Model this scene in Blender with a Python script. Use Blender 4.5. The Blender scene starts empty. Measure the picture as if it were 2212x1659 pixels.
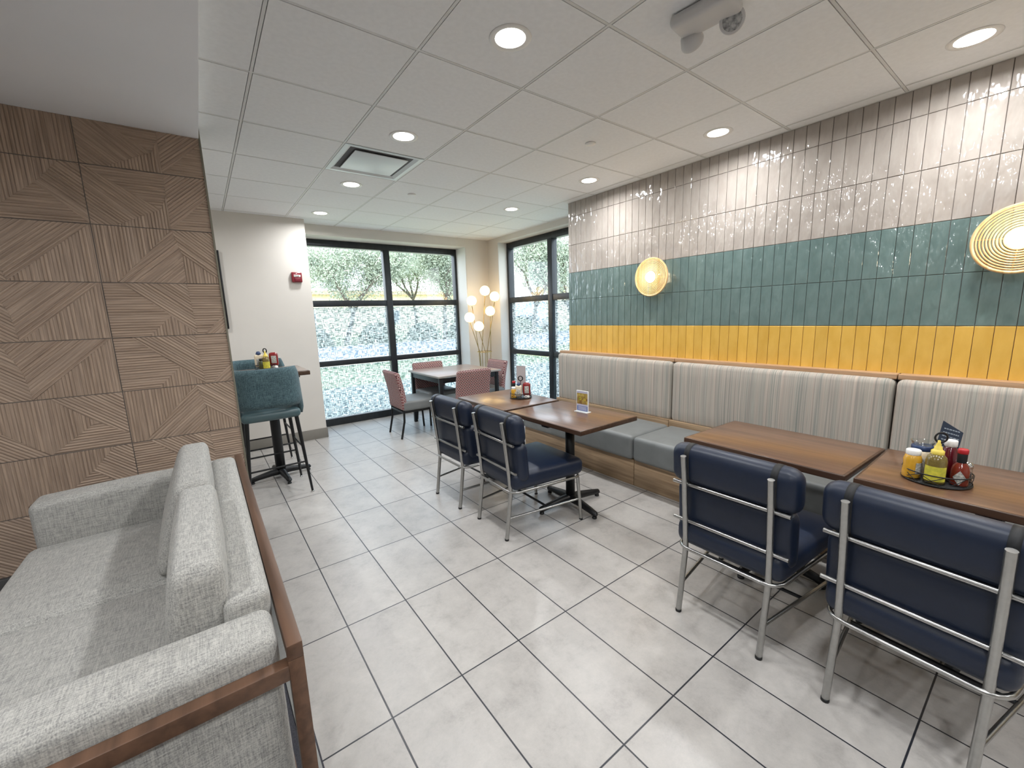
import bpy, bmesh, math, random
from mathutils import Vector, Matrix
random.seed(7)
S = bpy.context.scene
COL = S.collection
PI = math.pi

# ---------------------------------------------------------------- camera
H = 1.51; CZ = 2.728
cam_d = bpy.data.cameras.new('camera'); cam = bpy.data.objects.new('camera', cam_d); COL.objects.link(cam)
cam_d.sensor_fit = 'HORIZONTAL'; cam_d.sensor_width = 36.0; cam_d.lens = 894.2 / 2212 * 36.0
cam_d.clip_start = 0.02; cam_d.clip_end = 400
yaw, pit, rol = .6373, .1662, -.0327
fwd = Vector((math.sin(yaw)*math.cos(pit), math.cos(yaw)*math.cos(pit), -math.sin(pit)))
right = Vector((math.cos(yaw), -math.sin(yaw), 0)); up = right.cross(fwd)
r2 = right*math.cos(rol) + up*math.sin(rol); u2 = -right*math.sin(rol) + up*math.cos(rol)
M = Matrix((r2, u2, -fwd)).transposed().to_4x4(); M.translation = Vector((0, 0, H)); cam.matrix_world = M
S.camera = cam

# ---------------------------------------------------------------- world, sun, exposure
S.view_settings.view_transform = 'Standard'; S.view_settings.look = 'None'
S.view_settings.gamma = 1.0; S.view_settings.use_curve_mapping = False
S.view_settings.exposure = 0.53
W = bpy.data.worlds.new('sky'); S.world = W; W.use_nodes = True
wn = W.node_tree.nodes; wl = W.node_tree.links
for n in list(wn): wn.remove(n)
wo = wn.new('ShaderNodeOutputWorld'); bg = wn.new('ShaderNodeBackground')
tc = wn.new('ShaderNodeTexCoord'); nz = wn.new('ShaderNodeTexNoise'); nz.inputs['Scale'].default_value = 3; nz.inputs['Detail'].default_value = 6
rp = wn.new('ShaderNodeValToRGB'); rp.color_ramp.elements[0].position = .35; rp.color_ramp.elements[0].color = (.66, .82, 1, 1)
rp.color_ramp.elements[1].position = .6; rp.color_ramp.elements[1].color = (.92, .97, 1, 1)
wl.new(tc.outputs['Generated'], nz.inputs['Vector']); wl.new(nz.outputs['Fac'], rp.inputs['Fac'])
wl.new(rp.outputs['Color'], bg.inputs['Color']); wl.new(bg.outputs['Background'], wo.inputs['Surface'])
bg.inputs['Strength'].default_value = 3.4
sd = bpy.data.lights.new('sun', 'SUN'); sun = bpy.data.objects.new('sun', sd); COL.objects.link(sun)
sd.energy = 1.8; sd.angle = .03; sd.color = (1, .95, .86)
sun.rotation_euler = Vector((-.45, -.5, .75)).to_track_quat('Z', 'Y').to_euler()
LAMP_W = 9.0

# ---------------------------------------------------------------- materials
def lin(c):
    return tuple((x/12.92 if x <= .04045 else ((x+.055)/1.055)**2.4) for x in [v/255 for v in c]) + (1,)

def base_mat(name):
    m = bpy.data.materials.new(name); m.use_nodes = True
    nt = m.node_tree; b = nt.nodes['Principled BSDF']
    return m, nt, b

def mat(name, c, rough=.5, metal=0, var=0, vscale=20, bump=0, bscale=200, stretch=(1, 1, 1), coat=0, spec=.5, emit=None, es=0, c2=None, bdist=.002):
    m, nt, b = base_mat(name); N = nt.nodes; L = nt.links
    col = lin(c); b.inputs['Base Color'].default_value = col; b.inputs['Roughness'].default_value = rough
    b.inputs['Metallic'].default_value = metal; b.inputs['Coat Weight'].default_value = coat
    b.inputs['Specular IOR Level'].default_value = spec
    if emit: b.inputs['Emission Color'].default_value = lin(emit); b.inputs['Emission Strength'].default_value = es
    if var or bump or c2:
        t = N.new('ShaderNodeTexCoord'); mp = N.new('ShaderNodeMapping'); mp.inputs['Scale'].default_value = stretch
        L.new(t.outputs['Object'], mp.inputs['Vector'])
    if var or c2:
        n = N.new('ShaderNodeTexNoise'); n.inputs['Scale'].default_value = vscale; n.inputs['Detail'].default_value = 5
        L.new(mp.outputs['Vector'], n.inputs['Vector'])
        r = N.new('ShaderNodeValToRGB'); r.color_ramp.elements[0].position = .35; r.color_ramp.elements[1].position = .65
        if c2: r.color_ramp.elements[0].color = lin(c2); r.color_ramp.elements[1].color = col
        else:
            r.color_ramp.elements[0].color = tuple(x*(1-var) for x in col[:3]) + (1,)
            r.color_ramp.elements[1].color = tuple(min(1, x*(1+var)) for x in col[:3]) + (1,)
        L.new(n.outputs['Fac'], r.inputs['Fac']); L.new(r.outputs['Color'], b.inputs['Base Color'])
    if bump:
        n2 = N.new('ShaderNodeTexNoise'); n2.inputs['Scale'].default_value = bscale; n2.inputs['Detail'].default_value = 3
        L.new(mp.outputs['Vector'], n2.inputs['Vector'])
        bp = N.new('ShaderNodeBump'); bp.inputs['Strength'].default_value = bump; bp.inputs['Distance'].default_value = bdist
        L.new(n2.outputs['Fac'], bp.inputs['Height']); L.new(bp.outputs['Normal'], b.inputs['Normal'])
    return m

def weave(name, ca, cb, rough=.9, k=260, s=14, bump=.5, lo=.38, hi=.62):
    """woven cloth: three families of stretched threads"""
    m, nt, b = base_mat(name); N = nt.nodes; L = nt.links
    b.inputs['Roughness'].default_value = rough; b.inputs['Specular IOR Level'].default_value = .2
    b.inputs['Sheen Weight'].default_value = .15
    t = N.new('ShaderNodeTexCoord'); prev = None
    for sc in ((s, k, k), (k, s, k), (k, k, s)):
        mp = N.new('ShaderNodeMapping'); mp.inputs['Scale'].default_value = sc
        L.new(t.outputs['Object'], mp.inputs['Vector'])
        n = N.new('ShaderNodeTexNoise'); n.inputs['Scale'].default_value = 1; n.inputs['Detail'].default_value = 2
        L.new(mp.outputs['Vector'], n.inputs['Vector'])
        if prev is None: prev = n.outputs['Fac']
        else:
            a = N.new('ShaderNodeMath'); a.operation = 'ADD'; L.new(prev, a.inputs[0]); L.new(n.outputs['Fac'], a.inputs[1]); prev = a.outputs[0]
    d = N.new('ShaderNodeMath'); d.operation = 'DIVIDE'; d.inputs[1].default_value = 3; L.new(prev, d.inputs[0])
    r = N.new('ShaderNodeValToRGB'); r.color_ramp.elements[0].position = lo; r.color_ramp.elements[1].position = hi
    r.color_ramp.elements[0].color = lin(ca); r.color_ramp.elements[1].color = lin(cb)
    L.new(d.outputs[0], r.inputs['Fac']); L.new(r.outputs['Color'], b.inputs['Base Color'])
    bp = N.new('ShaderNodeBump'); bp.inputs['Strength'].default_value = bump; bp.inputs['Distance'].default_value = .002
    L.new(d.outputs[0], bp.inputs['Height']); L.new(bp.outputs['Normal'], b.inputs['Normal'])
    return m

def wood(name, ca, cb, axis=1, rough=.4, k=60, coat=0, spec=.5, lo=.35, hi=.65, uv=False):
    m, nt, b = base_mat(name); N = nt.nodes; L = nt.links
    b.inputs['Roughness'].default_value = rough; b.inputs['Coat Weight'].default_value = coat; b.inputs['Coat Roughness'].default_value = .15
    b.inputs['Specular IOR Level'].default_value = spec
    t = N.new('ShaderNodeTexCoord'); mp = N.new('ShaderNodeMapping')
    sc = [k, k, k]; sc[axis] = k/22; mp.inputs['Scale'].default_value = sc
    L.new(t.outputs['UV' if uv else 'Object'], mp.inputs['Vector'])
    n = N.new('ShaderNodeTexNoise'); n.inputs['Scale'].default_value = 1; n.inputs['Detail'].default_value = 6; n.inputs['Distortion'].default_value = .4
    L.new(mp.outputs['Vector'], n.inputs['Vector'])
    r = N.new('ShaderNodeValToRGB'); r.color_ramp.elements[0].position = lo; r.color_ramp.elements[1].position = hi
    r.color_ramp.elements[0].color = lin(ca); r.color_ramp.elements[1].color = lin(cb)
    L.new(n.outputs['Fac'], r.inputs['Fac']); L.new(r.outputs['Color'], b.inputs['Base Color'])
    return m

def tile_floor_mat():
    m, nt, b = base_mat('floor_tile'); N = nt.nodes; L = nt.links
    t = N.new('ShaderNodeTexCoord'); sep = N.new('ShaderNodeSeparateXYZ'); L.new(t.outputs['Object'], sep.inputs[0])
    def mth(op, a, b_=None):
        n = N.new('ShaderNodeMath'); n.operation = op
        for i, v in enumerate((a, b_)):
            if v is None: continue
            if isinstance(v, (int, float)): n.inputs[i].default_value = v
            else: L.new(v, n.inputs[i])
        return n.outputs[0]
    def cell(o, off, pitch):
        q = mth('DIVIDE', mth('SUBTRACT', o, off), pitch)
        fl = mth('FLOOR', q); fr = mth('SUBTRACT', q, fl)
        dist = mth('MULTIPLY', mth('MINIMUM', fr, mth('SUBTRACT', 1.0, fr)), pitch)
        return fl, dist
    fx, dx = cell(sep.outputs['X'], .4062-10*.3048, .3048); fy, dy = cell(sep.outputs['Y'], 1.9964-20*.6096, .6096)
    dmin = mth('MINIMUM', dx, dy)
    grout = N.new('ShaderNodeMapRange'); grout.inputs['From Min'].default_value = .0024; grout.inputs['From Max'].default_value = .0036; L.new(dmin, grout.inputs['Value'])
    cmb = N.new('ShaderNodeCombineXYZ'); L.new(fx, cmb.inputs[0]); L.new(fy, cmb.inputs[1])
    wnz = N.new('ShaderNodeTexWhiteNoise'); L.new(cmb.outputs[0], wnz.inputs['Vector'])
    off = N.new('ShaderNodeVectorMath'); off.operation = 'MULTIPLY_ADD'; L.new(wnz.outputs['Color'], off.inputs[0]); off.inputs[1].default_value = (9, 9, 9); L.new(t.outputs['Object'], off.inputs[2])
    n1 = N.new('ShaderNodeTexNoise'); n1.inputs['Scale'].default_value = 7; n1.inputs['Detail'].default_value = 12; n1.inputs['Roughness'].default_value = .8; n1.inputs['Distortion'].default_value = .15; L.new(off.outputs[0], n1.inputs['Vector'])
    r = N.new('ShaderNodeValToRGB'); e = r.color_ramp.elements
    e[0].position = .3; e[0].color = lin((154, 150, 146)); e[1].position = .7; e[1].color = lin((188, 184, 179))
    k = e.new(.47); k.color = lin((174, 170, 166)); L.new(n1.outputs['Fac'], r.inputs['Fac'])
    mr = N.new('ShaderNodeMapRange'); mr.inputs['To Min'].default_value = .96; mr.inputs['To Max'].default_value = 1.03; L.new(wnz.outputs['Value'], mr.inputs['Value'])
    vm = N.new('ShaderNodeVectorMath'); vm.operation = 'SCALE'; L.new(r.outputs['Color'], vm.inputs[0]); L.new(mr.outputs[0], vm.inputs['Scale'])
    mx = N.new('ShaderNodeMix'); mx.data_type = 'RGBA'; mx.inputs['A'].default_value = lin((40, 43, 50))
    L.new(grout.outputs[0], mx.inputs['Factor']); L.new(vm.outputs[0], mx.inputs['B']); L.new(mx.outputs['Result'], b.inputs['Base Color'])
    rr = N.new('ShaderNodeMapRange'); rr.inputs['To Min'].default_value = .22; rr.inputs['To Max'].default_value = .42; L.new(n1.outputs['Fac'], rr.inputs['Value']); L.new(rr.outputs[0], b.inputs['Roughness'])
    bp = N.new('ShaderNodeBump'); bp.inputs['Strength'].default_value = .5; bp.inputs['Distance'].default_value = .002
    L.new(grout.outputs[0], bp.inputs['Height']); L.new(bp.outputs['Normal'], b.inputs['Normal'])
    return m

def stripe_mat():
    m, nt, b = base_mat('striped_upholstery'); N = nt.nodes; L = nt.links
    b.inputs['Roughness'].default_value = .85; b.inputs['Specular IOR Level'].default_value = .2
    t = N.new('ShaderNodeTexCoord')
    def noise(sc, det, seed):
        mp = N.new('ShaderNodeMapping'); mp.inputs['Scale'].default_value = sc; mp.inputs['Location'].default_value = (seed, seed*2, seed*3)
        L.new(t.outputs['Object'], mp.inputs['Vector']); n = N.new('ShaderNodeTexNoise'); n.inputs['Scale'].default_value = 1; n.inputs['Detail'].default_value = det
        L.new(mp.outputs['Vector'], n.inputs['Vector']); return n
    a = noise((.4, 130, .7), 3, 1); c = noise((.3, 30, .2), 1, 5)
    r = N.new('ShaderNodeValToRGB'); e = r.color_ramp.elements; r.color_ramp.interpolation = 'LINEAR'
    e[0].position = .30; e[0].color = lin((114, 115, 108)); e[1].position = .70; e[1].color = lin((186, 177, 164))
    for p, cc in ((.40, (140, 138, 130)), (.46, (168, 152, 140)), (.5, (178, 171, 160)), (.55, (148, 143, 133)), (.6, (180, 162, 149))):
        k = e.new(p); k.color = lin(cc)
    L.new(a.outputs['Fac'], r.inputs['Fac'])
    r2_ = N.new('ShaderNodeValToRGB'); e = r2_.color_ramp.elements
    e[0].position = .35; e[0].color = lin((166, 171, 165)); e[1].position = .65; e[1].color = lin((196, 184, 175)); L.new(c.outputs['Fac'], r2_.inputs['Fac'])
    mx = N.new('ShaderNodeMix'); mx.data_type = 'RGBA'; mx.inputs['Factor'].default_value = .32
    L.new(r.outputs['Color'], mx.inputs['A']); L.new(r2_.outputs['Color'], mx.inputs['B']); L.new(mx.outputs['Result'], b.inputs['Base Color'])
    return m

def lattice_mat():
    m, nt, b = base_mat('lattice_upholstery'); N = nt.nodes; L = nt.links
    b.inputs['Roughness'].default_value = .8
    t = N.new('ShaderNodeTexCoord'); sep = N.new('ShaderNodeSeparateXYZ'); L.new(t.outputs['Object'], sep.inputs[0])
    def mth(op, a, b_=None):
        n = N.new('ShaderNodeMath'); n.operation = op
        for i, v in enumerate((a, b_)):
            if v is None: continue
            if isinstance(v, (int, float)): n.inputs[i].default_value = v
            else: L.new(v, n.inputs[i])
        return n.outputs[0]
    u = mth('ADD', sep.outputs['X'], sep.outputs['Y']); k = PI/.036
    cu = mth('COSINE', mth('MULTIPLY', u, k)); cv = mth('COSINE', mth('MULTIPLY', sep.outputs['Z'], k))
    pr = mth('MULTIPLY', cu, cv)
    r = N.new('ShaderNodeValToRGB'); e = r.color_ramp.elements; r.color_ramp.interpolation = 'CONSTANT'
    e[0].position = 0; e[0].color = lin((122, 74, 74)); e[1].position = .24; e[1].color = lin((214, 190, 184))
    for p, cc in ((.37, (98, 56, 60)), (.63, (214, 192, 184)), (.76, (122, 74, 74))):
        q = e.new(p); q.color = lin(cc)
    mr = mth('MULTIPLY_ADD', pr, .5); mr.node.inputs[2].default_value = .5
    L.new(mr, r.inputs['Fac']); L.new(r.outputs['Color'], b.inputs['Base Color'])
    return m

def emit_mat(name, c, s):
    m = bpy.data.materials.new(name); m.use_nodes = True; nt = m.node_tree
    for n in list(nt.nodes): nt.nodes.remove(n)
    o = nt.nodes.new('ShaderNodeOutputMaterial'); e = nt.nodes.new('ShaderNodeEmission'); e.inputs['Color'].default_value = lin(c); e.inputs['Strength'].default_value = s
    nt.links.new(e.outputs[0], o.inputs['Surface']); return m

def glass_mat(name, tint=(1, 1, 1), refl=.07, rough=.02):
    m = bpy.data.materials.new(name); m.use_nodes = True; nt = m.node_tree; N = nt.nodes; L = nt.links
    for n in list(N): N.remove(n)
    o = N.new('ShaderNodeOutputMaterial'); tr = N.new('ShaderNodeBsdfTransparent'); g = N.new('ShaderNodeBsdfGlossy'); mx = N.new('ShaderNodeMixShader')
    tr.inputs['Color'].default_value = (*tint, 1); g.inputs['Roughness'].default_value = rough
    lw = N.new('ShaderNodeLayerWeight'); pw = N.new('ShaderNodeMath'); pw.operation = 'POWER'; pw.inputs[1].default_value = 4
    ad = N.new('ShaderNodeMath'); ad.operation = 'MULTIPLY_ADD'; ad.inputs[1].default_value = .7; ad.inputs[2].default_value = refl
    L.new(lw.outputs['Facing'], pw.inputs[0]); L.new(pw.outputs[0], ad.inputs[0]); L.new(ad.outputs[0], mx.inputs[0]); L.new(tr.outputs[0], mx.inputs[1]); L.new(g.outputs[0], mx.inputs[2]); L.new(mx.outputs[0], o.inputs['Surface'])
    return m

def film_mat(u, v):
    """frosted film with thread-like clear dashes; u = horizontal axis, v = vertical axis index"""
    m = bpy.data.materials.new('frosted_film'); m.use_nodes = True; nt = m.node_tree; N = nt.nodes; L = nt.links
    for n in list(N): N.remove(n)
    o = N.new('ShaderNodeOutputMaterial'); t = N.new('ShaderNodeTexCoord')
    def dash(su, sv, th, seed):
        mp = N.new('ShaderNodeMapping'); sc = [0, 0, 0]; sc[u] = su; sc[v] = sv; mp.inputs['Scale'].default_value = sc; mp.inputs['Location'].default_value = (seed, seed, seed)
        L.new(t.outputs['Object'], mp.inputs['Vector'])
        n = N.new('ShaderNodeTexNoise'); n.inputs['Scale'].default_value = 1; n.inputs['Detail'].default_value = 1.5; L.new(mp.outputs['Vector'], n.inputs['Vector'])
        r = N.new('ShaderNodeMapRange'); r.inputs['From Min'].default_value = th; r.inputs['From Max'].default_value = th+.035; L.new(n.outputs['Fac'], r.inputs['Value']); return r.outputs[0]
    a = dash(13, 125, .505, 3); b_ = dash(125, 15, .53, 9)
    mx = N.new('ShaderNodeMath'); mx.operation = 'MAXIMUM'; L.new(a, mx.inputs[0]); L.new(b_, mx.inputs[1])
    sc = N.new('ShaderNodeMath'); sc.operation = 'MULTIPLY_ADD'; sc.inputs[1].default_value = .88; sc.inputs[2].default_value = 0; L.new(mx.outputs[0], sc.inputs[0])
    tl = N.new('ShaderNodeBsdfTranslucent'); tl.inputs['Color'].default_value = (.86, .93, .96, 1)
    df = N.new('ShaderNodeBsdfDiffuse'); df.inputs['Color'].default_value = (.8, .84, .86, 1)
    m1 = N.new('ShaderNodeMixShader'); m1.inputs[0].default_value = .25; L.new(tl.outputs[0], m1.inputs[1]); L.new(df.outputs[0], m1.inputs[2])
    tr = N.new('ShaderNodeBsdfTransparent'); tr.inputs['Color'].default_value = (.10, .17, .24, 1)
    tc_ = N.new('ShaderNodeBsdfTransparent'); tc_.inputs['Color'].default_value = (.84, .92, 1, 1)
    m0 = N.new('ShaderNodeMixShader'); m0.inputs[0].default_value = .36; L.new(m1.outputs[0], m0.inputs[1]); L.new(tc_.outputs[0], m0.inputs[2])
    m2 = N.new('ShaderNodeMixShader'); L.new(sc.outputs[0], m2.inputs[0]); L.new(m0.outputs[0], m2.inputs[1]); L.new(tr.outputs[0], m2.inputs[2])
    L.new(m2.outputs[0], o.inputs['Surface']); return m

def glaze(name, c, c2, rough=.09, bump=1.0):
    m, nt, b = base_mat(name); N = nt.nodes; L = nt.links
    b.inputs['Roughness'].default_value = rough; b.inputs['Coat Weight'].default_value = .6; b.inputs['Coat Roughness'].default_value = .03
    t = N.new('ShaderNodeTexCoord'); mp = N.new('ShaderNodeMapping'); mp.inputs['Scale'].default_value = (1, 1, .45); L.new(t.outputs['Object'], mp.inputs['Vector'])
    n = N.new('ShaderNodeTexNoise'); n.inputs['Scale'].default_value = 20; n.inputs['Detail'].default_value = 3; L.new(mp.outputs['Vector'], n.inputs['Vector'])
    r = N.new('ShaderNodeValToRGB'); r.color_ramp.elements[0].position = .3; r.color_ramp.elements[1].position = .7
    r.color_ramp.elements[0].color = lin(c2); r.color_ramp.elements[1].color = lin(c); L.new(n.outputs['Fac'], r.inputs['Fac'])
    at = N.new('ShaderNodeAttribute'); at.attribute_name = 'shade'
    vm = N.new('ShaderNodeVectorMath'); vm.operation = 'SCALE'; L.new(r.outputs['Color'], vm.inputs[0]); L.new(at.outputs['Fac'], vm.inputs['Scale']); L.new(vm.outputs[0], b.inputs['Base Color'])
    n2 = N.new('ShaderNodeTexNoise'); n2.inputs['Scale'].default_value = 20; n2.inputs['Detail'].default_value = 2; L.new(mp.outputs['Vector'], n2.inputs['Vector'])
    bp = N.new('ShaderNodeBump'); bp.inputs['Strength'].default_value = bump; bp.inputs['Distance'].default_value = .010
    L.new(n2.outputs['Fac'], bp.inputs['Height']); L.new(bp.outputs['Normal'], b.inputs['Normal']); L.new(bp.outputs['Normal'], b.inputs['Coat Normal'])
    return m

MT = {}
MT['paint'] = mat('wall_paint', (214, 209, 202), .7, var=.015, vscale=3, bump=.06, bscale=300)
MT['reveal'] = mat('reveal_paint', (226, 224, 220), .6, var=.01, vscale=3)
MT['soffit'] = mat('soffit_paint', (240, 241, 244), .8, var=.015, vscale=2, bump=.05, bscale=250)
MT['ceil'] = mat('ceiling_tile', (236, 237, 238), .85, var=.02, vscale=40, bump=.15, bscale=400)
MT['tbar'] = mat('ceiling_bar', (214, 214, 212), .5)
MT['dark'] = mat('dark_gap', (40, 40, 42), .8)
MT['plenum'] = mat('gap_shadow', (95, 95, 97), .8)
MT['floor'] = tile_floor_mat()
MT['carpet'] = mat('carpet', (62, 62, 68), .95, var=.25, vscale=160, bump=.6, bscale=500)
MT['base'] = mat('base_vinyl', (128, 124, 117), .5, var=.03, vscale=8)
MT['base_dark'] = mat('base_dark', (84, 84, 84), .5)
MT['frame'] = mat('window_frame', (44, 48, 52), .38, metal=.35, var=.15, vscale=30, stretch=(1, 1, .2))
MT['glass'] = glass_mat('window_glass', (.97, .99, 1))
MT['clear'] = glass_mat('clear_plastic', (.93, .95, .95))
MT['film1'] = film_mat(0, 2); MT['film2'] = film_mat(1, 2)
MT['grout'] = mat('grout', (112, 104, 98), .9)
MT['t_grey'] = glaze('grey_glaze', (176, 168, 160), (166, 157, 149))
MT['t_green'] = glaze('green_glaze', (112, 132, 129), (100, 121, 118))
MT['t_yellow'] = glaze('yellow_glaze', (224, 180, 84), (214, 168, 70), rough=.4, bump=.2)
MT['panel'] = wood('panel_wood', (150, 130, 114), (180, 158, 139), axis=0, rough=.55, k=90, uv=True)
MT['panel_edge'] = mat('panel_edge', (126, 122, 108), .45, metal=.3)
MT['oak'] = wood('oak_plinth', (134, 110, 84), (172, 146, 116), axis=1, rough=.5, k=40)
MT['ledge'] = wood('oak_ledge', (166, 130, 98), (190, 156, 122), axis=1, rough=.45, k=50)
MT['stripe'] = stripe_mat()
MT['vinyl'] = mat('grey_vinyl', (114, 117, 117), .42, var=.06, vscale=10, bump=.15, bscale=350)
MT['top'] = wood('walnut_top', (92, 66, 50), (114, 84, 64), axis=1, rough=.28, k=34, coat=.3)
MT['top_edge'] = wood('walnut_edge', (58, 40, 30), (78, 56, 42), axis=1, rough=.35, k=40)
MT['gtop'] = wood('grey_top', (150, 128, 116), (174, 154, 141), axis=0, rough=.3, k=34, coat=.2)
MT['gtop_edge'] = mat('grey_edge', (150, 146, 140), .4)
MT['black'] = mat('black_metal', (22, 23, 25), .42, metal=.2, bump=.1, bscale=300)
MT['steel'] = mat('brushed_steel', (176, 176, 174), .3, metal=1, var=.04, vscale=60)
MT['chrome'] = mat('chrome', (210, 210, 210), .1, metal=1)
MT['navy'] = mat('navy_vinyl', (18, 30, 51), .42, var=.05, vscale=30, bump=.12, bscale=500)
MT['strap'] = mat('dark_strap', (14, 16, 20), .6)
MT['teal'] = weave('teal_cloth', (38, 57, 65), (96, 120, 126), k=300, s=22)
MT['tealv'] = mat('teal_vinyl', (70, 92, 97), .35, var=.05, vscale=10)
MT['sofa'] = weave('sofa_cloth', (126, 126, 124), (188, 186, 180), k=330, s=26, lo=.36, hi=.6)
MT['walnut'] = wood('sofa_wood', (82, 60, 46), (106, 78, 60), axis=1, rough=.42, k=30)
MT['lattice'] = lattice_mat()
MT['brass'] = mat('brass', (196, 168, 110), .22, metal=1)
MT['globe'] = mat('opal_globe', (255, 240, 205), .25, emit=(255, 214, 142), es=3.4)
MT['bulb'] = mat('sconce_bulb', (255, 246, 226), .3, emit=(255, 236, 196), es=4.0)
MT['rattan'] = wood('rattan', (208, 166, 112), (236, 204, 156), axis=2, rough=.5, k=40)
MT['lens'] = emit_mat('downlight_lens', (255, 250, 240), 6.0)
MT['white'] = mat('white_plastic', (232, 230, 226), .4)
MT['offwhite'] = mat('fixture_plastic', (206, 205, 204), .5)
MT['red'] = mat('alarm_red', (122, 22, 36), .3, coat=.3)
MT['ink'] = mat('dark_ink', (40, 40, 44), .6)
MT['ketchup'] = mat('ketchup', (128, 18, 22), .2, coat=.5)
MT['ketchup_dark'] = mat('ketchup_dark', (88, 16, 28), .15, coat=.5)
MT['mayo'] = mat('mayonnaise', (226, 212, 186), .3, coat=.3)
MT['mustard'] = mat('mustard', (208, 158, 52), .2, coat=.4, var=.06, vscale=40)
MT['brown_mustard'] = mat('brown_mustard', (116, 100, 52), .2, coat=.4, var=.12, vscale=120)
MT['sauce'] = mat('hot_sauce', (118, 44, 30), .15, coat=.5, var=.1, vscale=30)
MT['ylabel'] = mat('yellow_label', (226, 214, 76), .5, c2=(188, 184, 66), vscale=50)
MT['ycap'] = mat('yellow_cap', (232, 208, 92), .4)
MT['bcap'] = mat('blue_cap', (34, 56, 96), .35)
MT['rcap'] = mat('red_cap', (178, 34, 44), .4)
MT['wlabel'] = mat('white_label', (214, 210, 204), .5, c2=(130, 136, 130), vscale=110)
MT['slate'] = mat('slate_card', (44, 54, 70), .5)
MT['chalk'] = mat('chalk_lines', (150, 160, 170), .7)
MT['cardgrey'] = mat('card_grey', (186, 178, 178), .6)
MT['photo'] = mat('food_photo', (196, 176, 96), .3, c2=(96, 40, 28), vscale=26)
MT['lilac'] = mat('card_lilac', (186, 186, 206), .4)
MT['blueprint'] = mat('card_blue', (96, 116, 170), .4)
MT['vent'] = mat('vent_enamel', (216, 222, 224), .35)
MT['bark'] = mat('bark', (120, 108, 98), .9, c2=(82, 74, 68), vscale=14, bump=.8, bscale=30)
def leaf_mat(name, a, b_):
    m, nt, b = base_mat(name); N = nt.nodes; L = nt.links
    b.inputs['Roughness'].default_value = .6
    g = N.new('ShaderNodeObjectInfo'); t = N.new('ShaderNodeTexCoord'); n = N.new('ShaderNodeTexNoise'); n.inputs['Scale'].default_value = 1.7; L.new(t.outputs['Object'], n.inputs['Vector'])
    r = N.new('ShaderNodeValToRGB'); r.color_ramp.elements[0].position = .35; r.color_ramp.elements[1].position = .65
    r.color_ramp.elements[0].color = lin(a); r.color_ramp.elements[1].color = lin(b_); L.new(n.outputs['Fac'], r.inputs['Fac']); L.new(r.outputs['Color'], b.inputs['Base Color'])
    return m
MT['leaf'] = leaf_mat('leaves', (134, 146, 130), (180, 190, 166))
MT['leaf2'] = leaf_mat('leaves_light', (166, 180, 144), (204, 212, 172))
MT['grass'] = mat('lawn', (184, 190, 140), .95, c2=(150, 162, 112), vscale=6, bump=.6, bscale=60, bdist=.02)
MT['shade_tinted_grass'] = mat('shade_tinted_lawn', (164, 170, 160), .95, c2=(122, 134, 122), vscale=9, bump=.8, bscale=40, bdist=.02)  # near lawn, greyed in its colour for the building's shade
MT['road'] = mat('asphalt', (196, 198, 204), .9, c2=(184, 186, 192), vscale=3)
MT['kerb'] = mat('kerb', (204, 202, 196), .8)
MT['stucco'] = mat('stucco', (238, 222, 196), .9, c2=(232, 214, 184), vscale=1.2)
MT['roof'] = mat('roof_tile', (190, 168, 150), .8)
MT['shade_glass'] = mat('facade_glass', (90, 108, 122), .1)
MT['carwhite'] = mat('car_paint', (230, 232, 236), .25, coat=.6)
MT['rubber'] = mat('tyre', (34, 34, 36), .8)

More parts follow.
